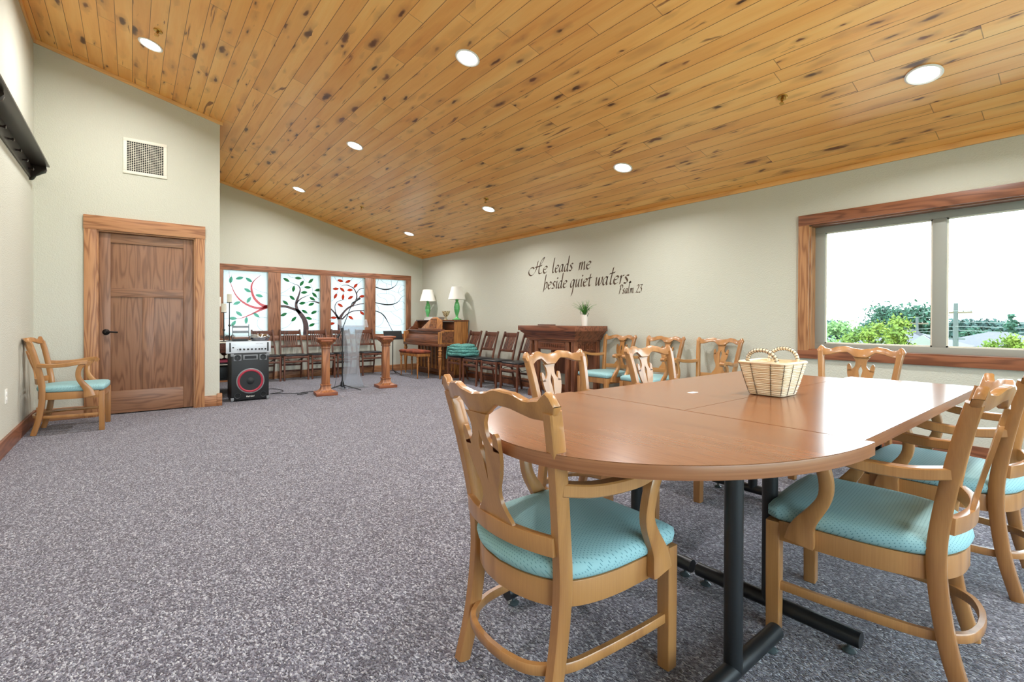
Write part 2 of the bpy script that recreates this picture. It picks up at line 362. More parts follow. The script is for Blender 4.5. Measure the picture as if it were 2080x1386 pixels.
    def build(s, name, mat, parent=None, bevel=0, smooth=40, seg=2):
        me = bpy.data.meshes.new(name); me.from_pydata(s.v, [], s.f)
        mats = mat if isinstance(mat, list) else [mat]
        for m_ in mats: me.materials.append(m_)
        me.polygons.foreach_set('material_index', s.mi)
        bm = bmesh.new(); bm.from_mesh(me); bmesh.ops.recalc_face_normals(bm, faces=bm.faces)
        if bevel:
            es = [e for e in bm.edges if len(e.link_faces) == 2 and e.calc_face_angle(0) > math.radians(38)]
            bmesh.ops.bevel(bm, geom=es, offset=bevel, segments=seg, profile=.6, affect='EDGES', clamp_overlap=True)
        for f in bm.faces: f.smooth = True
        for e in bm.edges: e.smooth = not (len(e.link_faces) != 2 or e.calc_face_angle(0) > math.radians(smooth))
        bm.to_mesh(me); bm.free(); me.update()
        o = bpy.data.objects.new(name, me); C.objects.link(o)
        if parent is not None: o.parent = parent
        return o
def thing(name, label, cat, loc=(0, 0, 0), rz=0, group=None):
    o = bpy.data.objects.new(name, None); C.objects.link(o); o.location = loc; o.rotation_euler = (0, 0, rz); o.empty_display_size = .1
    return tag(o, label, cat, group)
def tag(o, label, cat, group=None, kind=None):
    if label: o['label'] = label
    if cat: o['category'] = cat
    if group: o['group'] = group
    if kind: o['kind'] = kind
    return o
def struct(o): o['kind'] = 'structure'; return o
def dup(root, loc, rz, label, group=None):
    r = root.copy(); C.objects.link(r); r.location = loc; r.rotation_euler = (0, 0, rz); r['label'] = label
    if group: r['group'] = group
    for ch in list(root.children):
        c_ = ch.copy(); C.objects.link(c_); c_.parent = r
        for g_ in list(ch.children):
            d_ = g_.copy(); C.objects.link(d_); d_.parent = c_
    return r
def XZ(y): return lambda u, v, w: Vector((u, y+w, v))
R_ = math.radians

# ------------------------------------------------------------------ room shell
XL, R, D, F, YB = -.791, 4.987, 6.896, 9.4525, -2.6
RX = .85
CZ = lambda x: 3.73-.2566*x
m = MB(); m.box(XL-.15, R+.2, YB-.2, F+.2, -.12, 0); struct(m.build('floor', M['carpet']))
m = MB(); xa, xb = XL-.2, R+.25
m.loft([[Vector((xa, y, CZ(xa))), Vector((xb, y, CZ(xb))), Vector((xb, y, CZ(xb)+.12)), Vector((xa, y, CZ(xa)+.12))] for y in (YB-.2, F+.25)])
struct(m.build('ceiling', M['ceiling']))
m = MB(); m.box(XL-.15, XL, YB-.15, D, 0, CZ(XL)+.05); struct(m.build('wall_left', M['wall']))
# right wall with window opening
WY0, WY1, WZ0, WZ1 = -1.74, 1.788, .797, 1.97
m = MB(); zt = CZ(R)+.05
for b in ((WY1, F, 0, zt), (YB-.15, WY0, 0, zt), (WY0, WY1, 0, WZ0), (WY0, WY1, WZ1, zt)): m.box(R, R+.17, *b)
struct(m.build('wall_right', M['wall']))
# door wall and its return
dx0, dx1, dz = -.302, .596, 2.04
m = MB()
def wallcell(m, x0, x1, y0, y1, z0, top=None):
    if top is None:
        m.loft([[Vector((x, y0, z0)), Vector((x, y1, z0)), Vector((x, y1, CZ(x)+.04)), Vector((x, y0, CZ(x)+.04))] for x in (x0, x1)])
    else: m.box(x0, x1, y0, y1, z0, top)
wallcell(m, XL-.1, dx0, D, D+.12, 0); wallcell(m, dx1, RX-.05, D, D+.12, 0); wallcell(m, dx0, dx1, D, D+.12, dz)
wallcell(m, RX-.05, RX, D, F, 0)
struct(m.build('wall_back', M['wall']))
m = MB(); m.box(dx0-.1, dx1+.1, D+.12, D+.2, 0, 2.2); struct(m.build('wall_light_block', M['dark']))  # unseen black panel added to block light leaking in around the door
# far wall with four openings
PN = [(1.218, 1.911), (2.118, 2.816), (3.015, 3.695), (3.912, 4.592)]; PZ0, PZ1 = .779, 1.92
m = MB(); m.box(RX-.05, R, F, F+.14, 0, PZ0); wallcell(m, RX-.05, R+.17, F, F+.14, PZ1)
xs = [RX-.05]+[v for p_ in PN for v in p_]+[R+.17]
for i in range(0, len(xs), 2): m.box(xs[i], xs[i+1], F, F+.14, PZ0, PZ1)
struct(m.build('wall_far', M['wall']))
# wall behind the photographer, cut open for the added fill window
BX0, BX1, BZ0, BZ1 = -.35, 4.6, .25, 2.35
m = MB(); wallcell(m, XL-.15, BX0, YB-.15, YB, 0); wallcell(m, BX1, R+.17, YB-.15, YB, 0); m.box(BX0, BX1, YB-.15, YB, 0, BZ0); wallcell(m, BX0, BX1, YB-.15, YB, BZ1)
struct(m.build('wall_front', M['wall']))

# baseboards
m = MB(); bh, bt = .13, .02
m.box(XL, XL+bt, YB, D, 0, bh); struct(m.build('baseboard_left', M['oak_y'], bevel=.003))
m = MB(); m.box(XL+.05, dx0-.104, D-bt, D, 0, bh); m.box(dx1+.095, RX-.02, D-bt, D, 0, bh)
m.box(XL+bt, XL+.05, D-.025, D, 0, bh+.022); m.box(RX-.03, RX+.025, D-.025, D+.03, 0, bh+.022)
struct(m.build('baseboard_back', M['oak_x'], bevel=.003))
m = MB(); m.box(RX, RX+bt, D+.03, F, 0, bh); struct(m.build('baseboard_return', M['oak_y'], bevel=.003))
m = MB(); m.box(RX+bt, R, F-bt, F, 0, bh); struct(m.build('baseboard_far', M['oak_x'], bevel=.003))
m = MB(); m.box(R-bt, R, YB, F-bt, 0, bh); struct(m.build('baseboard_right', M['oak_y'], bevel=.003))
# thin pine trim under the ceiling
def sloped_trim(name, x0, x1, y0, y1):
    m = MB(); m.loft([[Vector((x, y0, CZ(x)-.042)), Vector((x, y1, CZ(x)-.042)), Vector((x, y1, CZ(x)+.002)), Vector((x, y0, CZ(x)+.002))] for x in (x0, x1)])
    struct(m.build(name, M['pine'], bevel=.003))
sloped_trim('trim_1', XL, RX+.03, D-.018, D)
sloped_trim('trim_2', RX, R, F-.018, F)
m = MB(); m.box(R-.018, R, YB, F, CZ(R)-.042, CZ(R)+.003); struct(m.build('trim_3', M['pine_y'], bevel=.003))
m = MB(); m.box(XL, XL+.018, YB, D, CZ(XL)-.042, CZ(XL)+.003); struct(m.build('trim_4', M['pine_y'], bevel=.003))
m = MB(); m.box(RX, RX+.018, D, F, CZ(RX)-.042, CZ(RX)+.003); struct(m.build('trim_5', M['pine_y'], bevel=.003))

# door
door = bpy.data.objects.new('door_1', None); C.objects.link(door); door.location = (0, D, 0); struct(door)
m = MB(); cw = .1
m.box(dx0-.104, dx0, -.022, 0, 0, dz); m.box(dx1, dx1+.095, -.022, 0, 0, dz); m.build('casing_side', M['oak'], door, .003)
m = MB(); m.box(dx0-.108, dx1+.1, -.026, 0, dz, 2.191); m.build('casing_head', M['oak_x'], door, .003)
m = MB(); m.box(dx0, dx0+.016, 0, .12, 0, dz-.016); m.box(dx1-.016, dx1, 0, .12, 0, dz-.016); m.build('jamb', M['oak'], door)
m = MB(); m.box(dx0, dx1, 0, .12, dz-.016, dz); m.build('jamb_head', M['oak_x'], door)
X0, X1 = dx0+.018, dx1-.018
slab = MB(); slab.box(X0, X0+.098, .028, .068, .012, dz-.018); slab.box(X1-.098, X1, .028, .068, .012, dz-.018)
for z0, z1 in ((.262, 1.315),): slab.box(.092, .198, .028, .068, z0, z1)
slab.box(X0+.09, X1-.09, .04, .056, .2, 1.95)
slab = slab.build('slab', M['door'], door, .003)
m = MB()
for z0, z1 in ((.012, .262), (1.315, 1.413), (1.915, dz-.018)): m.box(X0+.098, X1-.098, .028, .068, z0, z1)
m.build('cross_rail', M['door_x'], slab, .003)
hd = MB(); rot = Matrix.Translation((-.225, .028, .922)) @ Matrix.Rotation(PI/2, 4, 'X')
hd.lathe([(.001, 0), (.033, 0), (.033, .006), (.024, .012), (.011, .014), (.011, .045), (.001, .045)], m=rot)
hd.sweep(cr([(-.225, -.012, .922), (-.19, -.016, .924), (-.15, -.016, .921), (-.125, -.012, .919)]), [.018]*18+[.014], [.014]*19, up=(0, 1, 0))
hd.build('handle', M['bronze'], slab)

# right window
win = bpy.data.objects.new('window_1', None); C.objects.link(win); win.location = (R, 0, 0); struct(win)
m = MB(); m.box(-.022, 0, WY1, WY1+.09, .72, 2.068); m.box(-.022, 0, WY0-.09, WY0, .72, 2.068); m.build('casing_side', M['oak'], win, .003)
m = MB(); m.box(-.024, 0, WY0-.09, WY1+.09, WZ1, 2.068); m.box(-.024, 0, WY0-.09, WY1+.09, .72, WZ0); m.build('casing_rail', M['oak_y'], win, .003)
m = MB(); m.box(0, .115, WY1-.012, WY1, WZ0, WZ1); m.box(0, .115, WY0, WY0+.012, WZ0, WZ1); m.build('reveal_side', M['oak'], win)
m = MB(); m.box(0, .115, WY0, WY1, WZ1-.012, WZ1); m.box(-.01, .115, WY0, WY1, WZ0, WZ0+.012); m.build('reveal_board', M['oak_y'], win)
m = MB(); fx0, fx1 = .108, .165; panes = [(1.698, .925), (.84, .067), (-.018, -.79), (-.876, -1.65)]
m.box(fx0, fx1, WY0, WY1, WZ0, .862); m.box(fx0, fx1, WY0, WY1, 1.902, WZ1)
ys = [WY1]+[v for p_ in panes for v in p_]+[WY0]
for i in range(0, len(ys), 2): m.box(fx0, fx1, ys[i+1], ys[i], .862, 1.902)
m.build('vinyl_frame', M['vinyl'], win, .004)
for a, b in panes:
    m = MB(); m.box(.14, .146, b, a, .862, 1.902); m.build('pane', M['glass'], win)
    m = MB()
    for (y0, y1, z0, z1) in ((b, b+.012, .862, 1.902), (a-.012, a, .862, 1.902), (b, a, .862, .874), (b, a, 1.89, 1.902)): m.box(.125, .14, y0, y1, z0, z1)
    m.build('glazing_bead', M['whitepaint'], win)
# unseen window added behind the photographer to let in fill daylight
w3 = bpy.data.objects.new('fill_window', None); C.objects.link(w3); struct(w3); w3.location = (0, YB, 0)
m = MB(); m.box(BX0-.1, BX0, 0, .02, BZ0-.1, BZ1+.1); m.box(BX1, BX1+.1, 0, .02, BZ0-.1, BZ1+.1); m.box(BX0, BX1, 0, .02, BZ1, BZ1+.1); m.box(BX0, BX1, 0, .02, BZ0-.1, BZ0); m.build('casing', M['oak_x'], w3, .003)
m = MB()
for i in range(6): x = BX0+(BX1-BX0-.05)*i/5; m.box(x, x+.05, -.1, -.04, BZ0, BZ1)
m.box(BX0, BX1, -.1, -.04, BZ0, BZ0+.05); m.box(BX0, BX1, -.1, -.04, BZ1-.05, BZ1); m.build('vinyl_frame', M['vinyl'], w3, .003)
m = MB(); m.box(BX0+.03, BX1-.03, -.075, -.07, BZ0+.03, BZ1-.03); m.build('pane', M['glass'], w3)

# ------------------------------------------------------------------ stained glass window
sg = bpy.data.objects.new('window_2', None); C.objects.link(sg); sg.location = (0, F, 0); struct(sg)
m = MB(); m.box(1.1, 4.706, -.024, 0, PZ1, 2.02); m.box(1.1, 4.706, -.024, 0, .69, PZ0); m.build('casing_rail', M['far_oak_x'], sg, .003)
m = MB()
for a, b in ((1.1, 1.218), (1.911, 2.118), (2.816, 3.015), (3.695, 3.912), (4.592, 4.706)): m.box(a, b, -.022, 0, PZ0, PZ1)
m.build('mullion_board', M['far_oak'], sg, .003)
def leafpts(cx, cz, L, W, a):
    out = []
    for i in range(9):
        s = i/8; out.append((-L/2+L*s, W/2*math.sin(PI*s)**.8))
    for i in range(7, 0, -1):
        s = i/8; out.append((-L/2+L*s, -W/2*math.sin(PI*s)**.8))
    c, s_ = math.cos(R_(a)), math.sin(R_(a)); return [(cx+x*c-z*s_, cz+x*s_+z*c) for x, z in out]
def glasspane(idx, branches, leaves, thin, leafmat, brmat, s=1.0):
    x0, x1 = PN[idx]; W, H = x1-x0, PZ1-PZ0
    nx = lambda u: x0+u*W; nz = lambda v: PZ1-v*H
    m = MB(); m.box(x0, x1, .05, .056, PZ0, PZ1); pn = m.build('glass_pane', M['artglass'], sg)
    m = MB()
    for br in branches:
        P = cr([(nx(a), nz(b), w) for a, b, w in br], 6); N = len(P); L_, R2 = [], []
        for i, q in enumerate(P):
            t_ = P[min(i+1, N-1)]-P[max(i-1, 0)]; n_ = Vector((-t_.y, t_.x)); n_.normalize(); w = max(q.z, .003)/2
            cl = lambda v: (min(max(v[0], x0), x1), min(max(v[1], PZ0), PZ1))
            L_.append(cl((q.x+n_.x*w, q.y+n_.y*w))); R2.append(cl((q.x-n_.x*w, q.y-n_.y*w)))
        m.loft([[Vector((l[0], .043, l[1])), Vector((r[0], .043, r[1])), Vector((r[0], .0485, r[1])), Vector((l[0], .0485, l[1]))] for l, r in zip(L_, R2)])
    if branches: m.build('branch_glass', brmat, pn)
    m = MB(); ml = MB()
    for (a, b, ang) in leaves:
        L, Wd = .122*s, .051*s; pts = leafpts(nx(a), nz(b), L, Wd, ang); pts = [(min(max(p[0], x0), x1), p[1]) for p in pts]
        m.prism(pts, XZ(0), .040, .0475)
        ml.tube([Vector((p[0], .043, p[1])) for p in pts], .0016, 4, closed=True)
        c, s_ = math.cos(R_(ang)), math.sin(R_(ang)); ml.tube([Vector((nx(a)-c*L/2, .0395, nz(b)-s_*L/2)), Vector((nx(a)+c*L*.75, .0395, nz(b)+s_*L*.75))], .0014, 4)
    if leaves: m.build('leaf_glass', leafmat, pn)
    for ln in thin:
        ml.tube([Vector((min(max(nx(q[0]), x0), x1), .045, nz(q[1]))) for q in cr([(a, b) for a, b in ln], 4)], .0026, 4)
    ml.build('lead_line', M['lead'], pn)
glasspane(0, [[(1, .54, .05), (.80, .567, .042), (.61, .54, .036), (.417, .47, .03), (.274, .367, .018), (.174, .21, .007), (.13, .02, .003)],
    [(1, .54, .05), (.845, .51, .045), (.70, .418, .04), (.635, .302, .034), (.635, .21, .024), (.70, .134, .012), (.845, .05, .005)],
    [(1, .547, .05), (.80, .606, .035), (.61, .67, .022), (.417, .722, .012), (.274, .735, .005)]],
    [(.17, .147, 80), (.36, .114, 15), (.57, .134, -35), (.54, .296, -30), (.807, .373, -12), (.568, .444, 60), (.303, .496, 25), (.35, .657, -40), (.217, .73, 0), (.74, .676, -40), (.512, .76, 85), (.226, .81, 55)],
    [[(0, .73), (.2, .735)], [(1, .72), (.8, .72), (.78, .86), (.98, .96)], [(0, .5), (.2, .49)], [(1, .33), (.8, .3), (.66, .25)]], M['g_pale'], M['g_red'])
glasspane(1, [[(.643, 1, .095), (.65, .86, .095), (.61, .75, .085), (.526, .664, .075), (.43, .586, .06), (.40, .51, .05), (.416, .44, .045), (.47, .336, .03), (.50, .25, .022), (.457, .19, .014), (.36, .164, .008), (.238, .134, .004)],
    [(.50, .64, .055), (.444, .60, .05), (.28, .56, .045), (.14, .534, .045), (0, .53, .045)],
    [(.40, .48, .025), (.51, .405, .018), (.636, .362, .012), (.746, .328, .005), (.815, .267, .003), (.787, .18, .003), (.69, .12, .003), (.595, .078, .003), (.55, 0, .003)],
    [(1, .466, .025), (.883, .444, .022), (.746, .448, .010), (.636, .466, .003)]],
    [((x-97)/728, (y-150)/1160, a) for x, y, a in ((210, 270, -30), (425, 225, 0), (490, 322, 55), (660, 265, 45), (600, 392, 0), (535, 492, 8), (340, 430, 80), (315, 603, -40), (195, 697, -38), (795, 437, 10), (730, 533, -45), (690, 610, -30), (500, 700, 12), (670, 715, 25), (545, 860, -30), (720, 870, 25), (165, 920, 25), (345, 1005, 45), (625, 988, -15), (680, 1115, 25))],
    [[(0, .33), (.15, .28), (.3, .2)], [(0, .35), (.22, .37)], [(0, .9), (.18, .86), (.3, .78)], [(.38, .57), (.25, .49)], [(.18, .65), (.3, .615)], [(.2, .02), (.28, .06), (.4, .065)], [(.6, .6), (.7, .65), (.8, .655), (1, .6)], [(.82, .73), (1, .76)], [(.85, .82), (1, .8)], [(.5, .22), (.62, .21)], [(.85, .26), (1, .26)], [(.9, .36), (1, .4)]], M['g_green'], M['g_brown'])
n3 = lambda L: [((x-118)/637, (y-115)/1085, w/1000*.82) for x, y, w in L]
glasspane(2, [n3(L) for L in ([(300, 1195, 110), (295, 1000, 95), (300, 900, 80), (370, 780, 45), (450, 700, 45), (530, 650, 45), (590, 570, 40), (615, 480, 30), (600, 400, 25), (560, 330, 22), (500, 290, 20), (420, 265, 16), (340, 280, 9), (310, 300, 4)],
    [(285, 930, 65), (255, 870, 55), (190, 780, 35), (118, 705, 25)], [(270, 900, 35), (240, 850, 30), (215, 750, 18), (210, 660, 16), (250, 590, 14), (330, 555, 11), (430, 550, 5)],
    [(605, 430, 20), (650, 350, 18), (700, 320, 18), (755, 310, 18)], [(540, 665, 18), (640, 625, 18), (755, 610, 20)], [(330, 920, 40), (400, 850, 30), (440, 810, 26), (520, 765, 24), (620, 745, 22), (755, 740, 20)])],
    [((x-118)/637, (y-115)/1085, a) for x, y, a in ((305, 190, -10), (447, 197, 25), (590, 270, 50), (222, 345, 5), (340, 355, -40), (485, 357, 5), (217, 482, 60), (355, 495, 85), (495, 500, 30), (715, 468, 10), (305, 650, -30), (185, 885, 0), (500, 880, -35), (715, 790, -40), (150, 995, 10))],
    [[((x-118)/637, (y-115)/1085) for x, y in L] for L in ([(190, 120), (260, 220), (330, 265)], [(340, 120), (355, 190)], [(545, 120), (490, 180)], [(720, 150), (630, 240)], [(250, 350), (260, 400), (220, 440)], [(360, 385), (355, 440)], [(120, 590), (170, 560), (200, 530)], [(450, 850), (380, 860)], [(520, 920), (600, 1000), (610, 1190)])], M['g_orange'], M['g_brown'])
n4 = lambda L: [((x-955)/555, (y-170)/1015, w/650) for x, y, w in L]; q4 = lambda L: [((x-955)/555, (y-170)/1015) for x, y in L]
glasspane(3, [n4(L) for L in ([(955, 315, 14), (1060, 345, 14), (1150, 358, 18), (1250, 335, 14), (1340, 270, 6), (1385, 175, 3)], [(955, 605, 12), (1060, 625, 14), (1180, 640, 18), (1300, 625, 14), (1390, 575, 7), (1450, 490, 4), (1510, 460, 3)], [(955, 755, 12), (1060, 790, 12), (1130, 850, 16), (1180, 930, 10), (1215, 1000, 6), (1280, 1130, 7)])],
    [], [q4(L) for L in ([(1030, 170), (1000, 270), (955, 320)], [(1065, 170), (1110, 220), (1165, 250), (1185, 330)], [(1260, 180), (1270, 310)], [(1165, 250), (1230, 255), (1260, 265)], [(1350, 270), (1430, 255), (1510, 275)], [(1440, 270), (1400, 340), (1390, 400)], [(1510, 330), (1440, 380), (1380, 405), (1240, 365)], [(1380, 405), (1460, 470)], [(1170, 360), (1170, 435)], [(1215, 360), (1215, 435)], [(1000, 455), (1080, 435), (1215, 437), (1300, 470), (1330, 530), (1320, 610)], [(1000, 455), (1060, 510), (1140, 530), (1180, 580), (1190, 640)], [(1390, 575), (1450, 570), (1490, 590), (1510, 620)], [(1290, 640), (1310, 690), (1350, 740)], [(1100, 790), (1130, 765), (1250, 765), (1350, 750), (1430, 710), (1510, 725)], [(1250, 765), (1320, 830), (1430, 900), (1460, 990)], [(1210, 970), (1290, 1015), (1400, 1030), (1510, 990)], [(1125, 870), (1110, 960), (1050, 1030), (955, 1050)], [(1010, 1050), (1120, 1075), (1230, 1070)], [(980, 640), (1020, 680), (1040, 760)])],
    M['g_pale'], M['lead'])

# ------------------------------------------------------------------ ceiling fittings
SL = math.atan(.2566)
def downlight(x, y, label):
    t_ = thing('recessed_light', label, 'ceiling light', (x, y, CZ(x)), 0, 'recessed downlights in the plank ceiling'); t_.rotation_euler = (0, SL, 0)
    m = MB(); m.lathe([(.078, -.001), (.098, -.001), (.1, -.006), (.09, -.010), (.08, -.006)], n=32, ring=True); m.build('trim_ring', M['white'], t_)
    m = MB(); m.lathe([(.001, -.004), (.08, -.004), (.08, -.001), (.001, -.001)], n=32); m.build('lens', M['glow'], t_)
    ld = bpy.data.lights.new('downlight_lamp', 'AREA'); ld.shape = 'DISK'; ld.size = .15; ld.energy = LAMP_W; ld.color = (1, .99, .97); ld.spread = R_(165)
    lo = bpy.data.objects.new('downlight_lamp', ld); C.objects.link(lo); lo.parent = t_; lo.location = (0, 0, -.02)
for x, y, lab in ((.139, 5.75, 'bright recessed light high on the left, next to a sprinkler head'), (2.12, 3.26, 'recessed light nearest the top middle of the plank ceiling'),
    (2.12, 5.75, 'recessed light in the middle of the left diagonal row of three'), (2.12, 8.24, 'small recessed light nearest the trim above the far wall'),
    (4.06, 8.22, 'recessed light in the far corner above the piano'), (4.06, 5.67, 'recessed light with a sprinkler head just beyond it'),
    (4.06, 3.24, 'recessed light above the painted lettering and mantel'), (4.06, .787, 'large recessed light at upper right above the window'),
    (.139, 3.26, 'recessed light over the open floor near the left wall'), (.139, .787, 'recessed light nearest the photographer along the left wall'), (2.12, .787, 'recessed light directly above the near end of the meeting table')):
    downlight(x, y, lab)
def sprinkler(x, y, lab):
    t_ = thing('sprinkler_head', lab, 'sprinkler', (x, y, CZ(x)), 0, 'brass sprinkler heads in the ceiling'); t_.rotation_euler = (0, SL, 0)
    m = MB(); m.lathe([(.012, 0), (.036, 0), (.034, -.008), (.02, -.012), (.012, -.012)], n=18, ring=True); m.build('escutcheon', M['brass'], t_)
    m = MB(); m.tube([(0, 0, -.008), (0, 0, -.03)], .009); m.tube(cr([(.009, 0, -.028), (.015, 0, -.04), (.004, 0, -.052)]), .0025, 6); m.tube(cr([(-.009, 0, -.028), (-.015, 0, -.04), (-.004, 0, -.052)]), .0025, 6); m.tube([(0, 0, -.03), (0, 0, -.052)], .003, 6); m.lathe([(.001, -.052), (.016, -.052), (.016, -.055), (.001, -.055)], n=12)
    m.build('frame_arm', M['brass'], t_)
for x, y, lab in ((.185, 5.41, 'brass sprinkler head beside the leftmost recessed light'), (3.82, 1.56, 'brass sprinkler head alone in the right part of the ceiling'),
                  (3.83, 5.41, 'small brass sprinkler head close above a recessed light'), (3.01, 7.84, 'small distant sprinkler head between two rows of lights')): sprinkler(x, y, lab)

# return-air grille over the door
g = thing('air_return_grille', 'white square return air grille above the oak door', 'vent', (.12, D, 2.9))
m = MB()
for b in ((-.2, .2, -.2, -.165), (-.2, .2, .165, .2), (-.2, -.165, -.165, .165), (.165, .2, -.165, .165)): m.box(b[0], b[1], -.012, 0, b[2], b[3])
m.build('frame', M['whitepaint'], g, .003)
m = MB(); m.box(-.165, .165, -.003, -.001, -.165, .165); m.build('backing', M['dark'], g)
m = MB()
for i in range(1, 17): z = -.165+.33*i/17; m.box(-.165, .165, -.009, -.004, z-.002, z+.002)
for i in range(1, 17): z = -.165+.33*i/17; m.box(z-.002, z+.002, -.010, -.005, -.165, .165)
m.build('lattice', M['whitepaint'], g)

# peg shelf on the left wall
s_ = thing('peg_shelf', 'long dark wooden wall shelf with knobs on the left wall', 'shelf', (XL, 0, 0))
m = MB(); m.box(0, .145, 2.6, 6.652, 2.582, 2.6); m.build('top_board', M['shelf'], s_, .003)
m = MB(); m.box(0, .016, 2.6, 6.63, 2.45, 2.582); m.build('peg_rail', M['shelf'], s_, .003)
for y in (6.628, 2.63, 4.6):
    m = MB(); m.prism([(0, 2.43), (.022, 2.431), (.035, 2.445), (.05, 2.475), (.085, 2.5), (.118, 2.52), (.126, 2.545), (.12, 2.582), (0, 2.582)], lambda u, v, w: Vector((u, w, v)), y, y+.02); m.build('bracket', M['shelf'], s_, .002)
y = 6.45
while y > 2.8:
    m = MB(); m.lathe([(.001, .016), (.008, .016), (.007, .035), (.014, .045), (.014, .052), (.001, .056)], m=Matrix.Translation((0, y, 2.5)) @ Matrix.Rotation(PI/2, 4, 'Y'), n=10); m.build('peg', M['shelf'], s_); y -= .32

def outlet(name, lab, M4, n=2):
    o = thing(name, lab, 'outlet'); o.matrix_world = M4
    m = MB(); m.box(-.036, .036, -.006, 0, -.058, .058); m.build('cover_plate', M['white'], o, .002)
    for dz_ in (-.02, .02):
        m = MB(); m.lathe([(.001, 0), (.015, 0), (.015, .003), (.001, .003)], n=14, m=Matrix.Translation((0, -.006, dz_)) @ Matrix.Rotation(PI/2, 4, 'X')); m.build('socket', M['paper'], o)
outlet('wall_outlet', 'white electrical outlet low on the left wall before the armchair', Matrix.Translation((XL, 5.5, .446)) @ Matrix.Rotation(PI/2, 4, 'Z'))
outlet('wall_outlet', 'white electrical outlet on the wall just right of the mantel', Matrix.Translation((R, 4.06, .56)) @ Matrix.Rotation(-PI/2, 4, 'Z'))
m = MB(); m.box(RX, RX+.024, 6.98, 7.06, 1.23, 1.35); tag(m.build('thermostat', M['white'], bevel=.004), 'small white control box on the wall edge beside the candles', 'thermostat')

# ------------------------------------------------------------------ painted lettering on the right wall
G = {
 'H': ([[(.95, 1.9), (.85, 1.2), (.7, .5), (.45, .12), (.05, -.15), (-.35, .05), (-.5, .5), (-.25, .95), (.15, 1.05), (.4, .85)], [(.55, 1.02), (1.1, 1.08), (1.7, 1.2)], [(1.55, 1.95), (1.95, 2.3), (1.75, 1.75), (1.3, 1.0), (1.25, .3), (1.4, .0), (1.75, .1)], [(1.3, 1.2), (1.45, 1.8), (1.7, 2.2), (1.95, 2.3)]], 1.95),
 'e': ([[(.1, .5), (.5, .62), (.62, .85), (.4, 1), (.12, .75), (.08, .3), (.3, 0), (.62, .18)]], .78),
 'l': ([[(.2, 2.1), (.12, 1.0), (.1, .25), (.2, 0), (.4, .12)]], .5),
 'a': ([[(.62, .95), (.35, 1), (.1, .6), (.1, .15), (.3, 0), (.55, .4), (.66, 1)], [(.66, 1), (.58, .3), (.66, 0), (.82, .12)]], .9),
 'd': ([[(.6, .95), (.35, 1), (.1, .6), (.1, .15), (.3, 0), (.55, .35), (.66, .9)], [(.72, 2.1), (.64, 1.0), (.58, .25), (.68, 0), (.84, .12)]], .92),
 's': ([[(.6, .92), (.4, 1), (.18, .82), (.35, .55), (.5, .3), (.35, .03), (.05, .1)]], .72),
 'm': ([[(.08, .85), (.2, 1), (.18, .4), (.14, 0)], [(.16, .45), (.35, .95), (.5, 1), (.52, .5), (.48, 0)], [(.5, .45), (.7, .95), (.86, 1), (.88, .4), (.92, 0), (1.06, .12)]], 1.16),
 'b': ([[(.22, 2.1), (.14, 1.0), (.08, 0), (-.02, -.35)], [(.12, .55), (.3, .95), (.55, .95), (.62, .55), (.45, .1), (.25, .02)]], .78),
 'i': ([[(.06, .85), (.2, 1), (.16, .3), (.24, 0), (.4, .12)], [(.2, 1.52), (.3, 1.38)]], .46),
 'q': ([[(.6, .95), (.35, 1), (.1, .6), (.1, .15), (.3, 0), (.52, .35), (.64, .95)], [(.66, 1), (.58, 0), (.48, -.9), (.36, -1.2)]], .82),
 'u': ([[(.06, .85), (.2, 1), (.16, .3), (.25, 0), (.45, .2), (.6, .7)], [(.64, 1), (.58, .3), (.66, 0), (.82, .12)]], .88),
 't': ([[(.3, 1.55), (.22, .8), (.2, .2), (.32, 0), (.5, .12)], [(-.02, 1.05), (.3, 1.05), (.58, 1.12)]], .58),
 'T': ([[(.42, 2.1), (.26, .8), (.2, .2), (.32, 0), (.5, .12)], [(.0, 1.35), (.35, 1.4), (.72, 1.5)]], .6),
 'w': ([[(.04, .9), (.2, 1), (.2, .3), (.3, 0), (.5, .4), (.62, .95)], [(.64, 1), (.6, .3), (.7, 0), (.95, .35), (1.05, .8), (1.0, 1.05)]], 1.12),
 'r': ([[(.08, .85), (.2, 1), (.18, .4), (.14, 0)], [(.16, .5), (.36, .95), (.58, .98)]], .6),
 '.': ([[(.06, .16), (.2, .0)], [(.1, .18), (.24, .02)]], .36),
 'P': ([[(.3, 1.75), (.22, .9), (.12, 0), (0, -.08)], [(.0, 1.5), (.35, 1.85), (.8, 1.75), (.85, 1.25), (.5, .92), (.28, .95)]], .95),
 '2': ([[(.1, 1.35), (.35, 1.65), (.62, 1.45), (.55, 1.0), (.2, .35), (.05, .02), (.35, .1), (.7, .02)]], .88),
 '3': ([[(.1, 1.6), (.4, 1.62), (.68, 1.6), (.35, 1.02), (.62, .75), (.55, .2), (.25, -.02), (.02, .15)]], .8)}
def word(mb, txt, y0, y1, zb, xh, nib, flip=1):
    tot = sum(G[c][1] for c in txt); k = (y0-y1)/tot; X = 0; nv = Vector((math.cos(R_(38)), math.sin(R_(38))))*nib/2
    for ch in txt:
        for stroke in G[ch][0]:
            P = cr(stroke, 6) if len(stroke) > 2 else [Vector(q) for q in stroke]
            Q = [Vector(((X+q.x)*k+.16*q.y*xh, q.y*xh)) for q in P]
            rings = []
            for i, q in enumerate(Q):
                a, b = q-nv, q+nv; rings.append([Vector((R-d_, y0-p_.x, zb+p_.y)) for p_, d_ in ((a, .0012), (b, .0012), (b, .0025), (a, .0025))])
            mb.loft(rings)
        X += G[ch][1]
let = thing('wall_lettering', 'brown painted script verse on the cream wall above the mantel', 'lettering')
m = MB()
